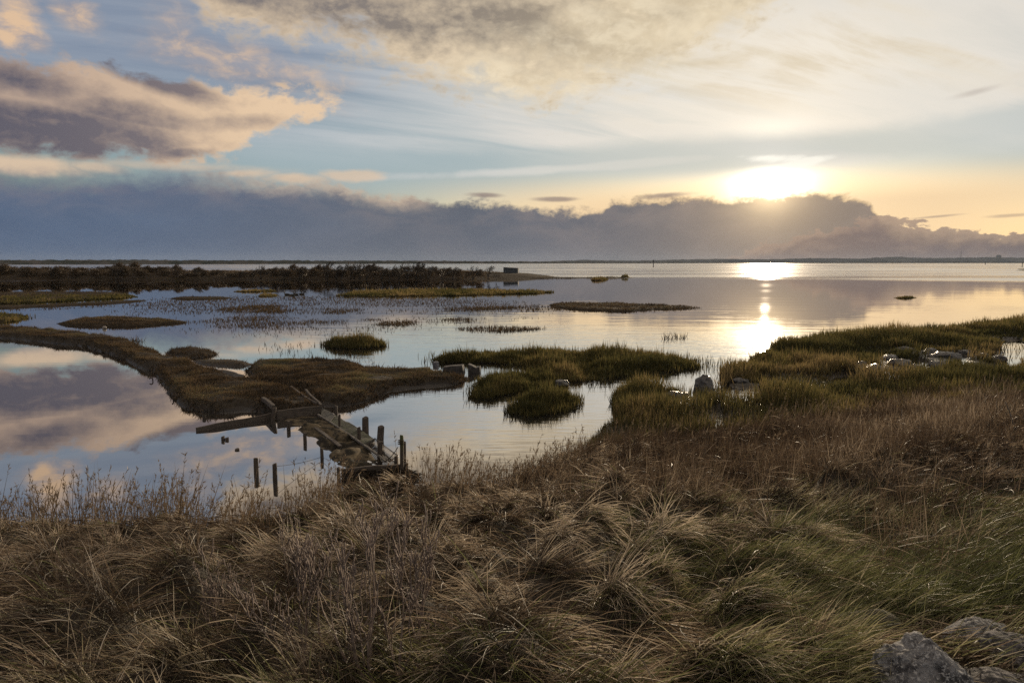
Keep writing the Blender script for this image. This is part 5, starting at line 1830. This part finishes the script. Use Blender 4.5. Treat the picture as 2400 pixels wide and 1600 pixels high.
# fine upright russet stems in the middle right
def rus_w(px, py, D):
    w = np.exp(-((px - 1600) / 330) ** 2 - ((py - 1115) / 80) ** 2) + 0.9 * np.exp(-((px - 2150) / 330) ** 2 - ((py - 1030) / 90) ** 2) + 0.35 * np.exp(-((px - 2120) / 120) ** 2 - ((py - 1250) / 90) ** 2)
    return rng.uniform(0, 1, len(px)) < np.clip(w, 0, 1)
x, y, z, px, py, dep = bank_points(34000, rus_w, 0.5)
n = len(x)
d0 = np.stack([rng.normal(0.05, 0.28, n), rng.normal(0, 0.28, n), np.ones(n)], 1)
v = np.clip(0.42 + 0.8 * fbm(x * 0.5, y * 0.5, 35, 3) + rng.normal(0, 0.22, n), 0, 1)
blade_obj('russet_stems', [blades(np.stack([x, y, z - 0.02], 1), d0, rng.uniform(0.22, 0.55, n) * (1 + 0.5 * fbm(x, y, 85, 2)), np.maximum(0.005, 1.35 * dep / F) * rng.uniform(0.5, 1.1, n),
                                  rng.uniform(0.05, 0.45, n), 3, v)], m_russet, kind='stuff', label='fine upright russet grass at the foot of the bank')


# tall flowering stems with seed heads along the water's edge
def edge_w(px, py, D):
    return rng.uniform(0, 1, len(px)) < np.where(px < 850, np.exp(-((py - np.interp(px, [0, 550, 850], [1236, 1232, 1200])) / 36) ** 2), np.where(px < 1350, np.exp(-((py - 1140) / 36) ** 2) * 1.2, 0.0) + 0.05 * (px > 1350) * (py < 1200)) * np.where((px > 790) & (px < 985), 0.05, 1.0)
x, y, z, px, py, dep = bank_points(2500, edge_w, 0.0, 7.0, 18.0)
n = len(x)
lean = np.interp(px, [0, 700, 1000, 1300], [0.10, 0.12, 0.16, 0.20])
d0 = np.stack([lean + rng.normal(0, 0.20, n), rng.normal(0, 0.15, n), np.ones(n)], 1)
hh = rng.uniform(0.35, 0.90, n) * (0.85 + 0.5 * fbm(x * 0.8, y * 0.8, 95, 2))
stem = blades(np.stack([x, y, z - 0.03], 1), d0, hh, np.full(n, 0.010), rng.uniform(0.02, 0.28, n), 5, rng.uniform(0, 0.7, n))
parts_ = [stem]
pts = stem[0].reshape(n, 11, 3)
m_ = 10
idx = np.repeat(np.nonzero(rng.uniform(0, 1, n) < 0.75)[0], m_)
f = rng.uniform(0.0, 1.0, len(idx))[:, None]
tip, b4 = pts[idx, 10], (pts[idx, 8] + pts[idx, 9]) / 2
hb = b4 + (tip - b4) * f
dd = (tip - b4); dd /= np.linalg.norm(dd, axis=1, keepdims=True) + 1e-9
hd = dd + rng.normal(0, 0.42, (len(idx), 3))
parts_.append(blades(hb, hd, rng.uniform(0.03, 0.065, len(idx)), rng.uniform(0.006, 0.013, len(idx)), np.full(len(idx), 0.3), 2, rng.uniform(0.2, 1, len(idx))))
blade_obj('seed_stems', parts_, m_seed, kind='stuff', label='tall seeding grass stems along the water edge')

# loose straw and broken stems at the lower right
def litter_w(px, py, D):
    return rng.uniform(0, 1, len(px)) < np.clip((px - 1250) / 450, 0, 1) * np.clip((py - 1440) / 90, 0, 1)
x, y, z, px, py, dep = bank_points(5200, litter_w, 0.5, 1.6, 6.0)
n = len(x)
ra = rng.normal(0.25, 0.5, n) + rng.integers(0, 2, n) * np.pi
d0 = np.stack([np.cos(ra), np.sin(ra), rng.uniform(-0.05, 0.16, n)], 1)
blade_obj('straw_litter', [blades(np.stack([x, y, z + rng.uniform(0.01, 0.07, n)], 1), d0, rng.uniform(0.08, 0.38, n), rng.uniform(0.003, 0.007, n), rng.uniform(0, 0.12, n), 3,
                                  np.clip(rng.normal(0.5, 0.2, n), 0, 0.92))], m_straw, kind='stuff', label='loose broken straw around the rocks')

# black weed washed up against the near board
xy = sample_poly(poly_w([(806, 1118), (870, 1110), (945, 1102), (985, 1122), (960, 1135), (900, 1142), (815, 1146)]), 3200, 0)
n = len(xy)
z = np.maximum(ground_z(xy[:, 0], xy[:, 1]), 0.02)
ra = rng.uniform(0, 6.28, n)
blade_obj('wrack', [blades(np.stack([xy[:, 0], xy[:, 1], z + rng.uniform(0, 0.06, n)], 1), np.stack([np.cos(ra), np.sin(ra), rng.uniform(-.2, .5, n)], 1), rng.uniform(0.06, 0.2, n), rng.uniform(0.008, 0.02, n),
                           np.full(n, 0.6), 3, np.clip(rng.normal(0.2, 0.2, n), 0, 0.7))], m_under, kind='stuff', label='black weed washed up behind the near board')

# ------------------------------------------------------------------ leafless shrubs in front of us
m_twig = simple_mat('shrub_bark', (0.25, 0.19, 0.155), 0.75, var=0.45, scale=35)
GSH = 'leafless shrubs on the near bank'


def shrub(px, py, stems, L, label, dist_=None):
    p = on_ground(px, py)
    root = empty('bare_shrub', p)
    random.seed(int(px * 7 + py))
    tag(root, label, 'shrub', GSH)
    tw_ = []
    for (dx, dy, l_, r_) in stems:
        items = []
        grow(items, Vector((random.uniform(-.05, .05), random.uniform(-.05, .05), -0.08)), Vector((dx, dy, 1)), L * l_ * 0.70, r_, 3, 0.10, 0.13, (1, 2), 0.50, 7, shrink=(0.40, 0.72))
        main = items.pop()
        link_obj('stem', tubes_mesh([main], 6), m_twig, root)
        tw_ += [(a_, [max(q, 0.0026) for q in b_]) for a_, b_ in items]
    link_obj('twigs', tubes_mesh(tw_, 3), m_twig, root)
    return root


shrub(885, 1640, ((-0.75, 0.45, 1.0, 0.011), (-0.35, 0.2, 1.1, 0.012), (0.02, 0.3, 1.15, 0.013), (0.10, 0.1, 1.0, 0.010), (-1.0, 0.4, 0.9, 0.010)), 0.50, 'tall leafless shrub at the bottom, its stems leaning left')
shrub(960, 1615, ((0.05, 0.2, 1.0, 0.011), (0.25, 0.3, 0.9, 0.010), (-0.15, 0.3, 1.1, 0.011)), 0.48, 'upright leafless shrub to the right of the tallest one')
shrub(740, 1590, ((-0.7, 0.3, 1.0, 0.010), (-0.25, 0.4, 1.0, 0.010), (-1.1, 0.3, 0.9, 0.009), (0.2, 0.3, 0.9, 0.008)), 0.46, 'spreading leafless shrub left of the tallest one')
shrub(540, 1520, ((-0.4, 0.3, 1.0, 0.008), (0.15, 0.4, 0.9, 0.008), (-0.8, 0.2, 0.9, 0.008)), 0.38, 'thin leafless shrub furthest to the left among the straw')
shrub(900, 1420, ((-0.3, 0.2, 1.0, 0.008), (0.2, 0.3, 0.9, 0.007), (0.0, 0.4, 1.1, 0.008), (0.35, 0.2, .9, .007)), 0.40, 'leafless shrub behind the others, nearest the walkway')
shrub(720, 1420, ((-0.4, 0.2, 1.0, 0.007), (0.1, 0.3, 1.0, 0.007), (0.3, 0.2, 0.9, 0.007)), 0.40, 'small leafless shrub in the middle of the straw tussocks')
# a pair of single pale canes
for (px, py, L, tx, lab) in ((2112, 1010, 0.42, 0.02, 'pale straight cane standing in the russet grass'), (2385, 1030, 0.55, -0.25, 'pale leaning cane near the right edge')):
    p = on_ground(px, py)
    o = link_obj('cane', tubes_mesh([([Vector((tx * L * k / 4 * (1 + .1 * k), 0.01 * k, L * k / 4)) for k in range(5)], [0.009, 0.008, 0.008, 0.007, 0.005])], 5), m_edge)
    o.location = p
    tag(o, lab, 'cane', 'canes')

# ------------------------------------------------------------------ haze over the bay
m, t, o = new_mat('thin_haze')
pv_ = t.nodes.new('ShaderNodeVolumePrincipled')
pv_.inputs['Color'].default_value = (0.66, 0.80, 1.0, 1)
pv_.inputs['Density'].default_value = 0.000017
pv_.inputs['Anisotropy'].default_value = 0.2
t.links.new(pv_.outputs[0], o.inputs['Volume'])
V = [(x, y, z) for z in (-2.0, 130.0) for y in (-80, R + 100) for x in (-R - 100, R + 100)]
link_obj('haze', mesh_from(V, [(0, 2, 3, 1), (4, 5, 7, 6), (0, 1, 5, 4), (2, 6, 7, 3), (0, 4, 6, 2), (1, 3, 7, 5)]), m, kind='stuff', label='thin haze lying over the bay')
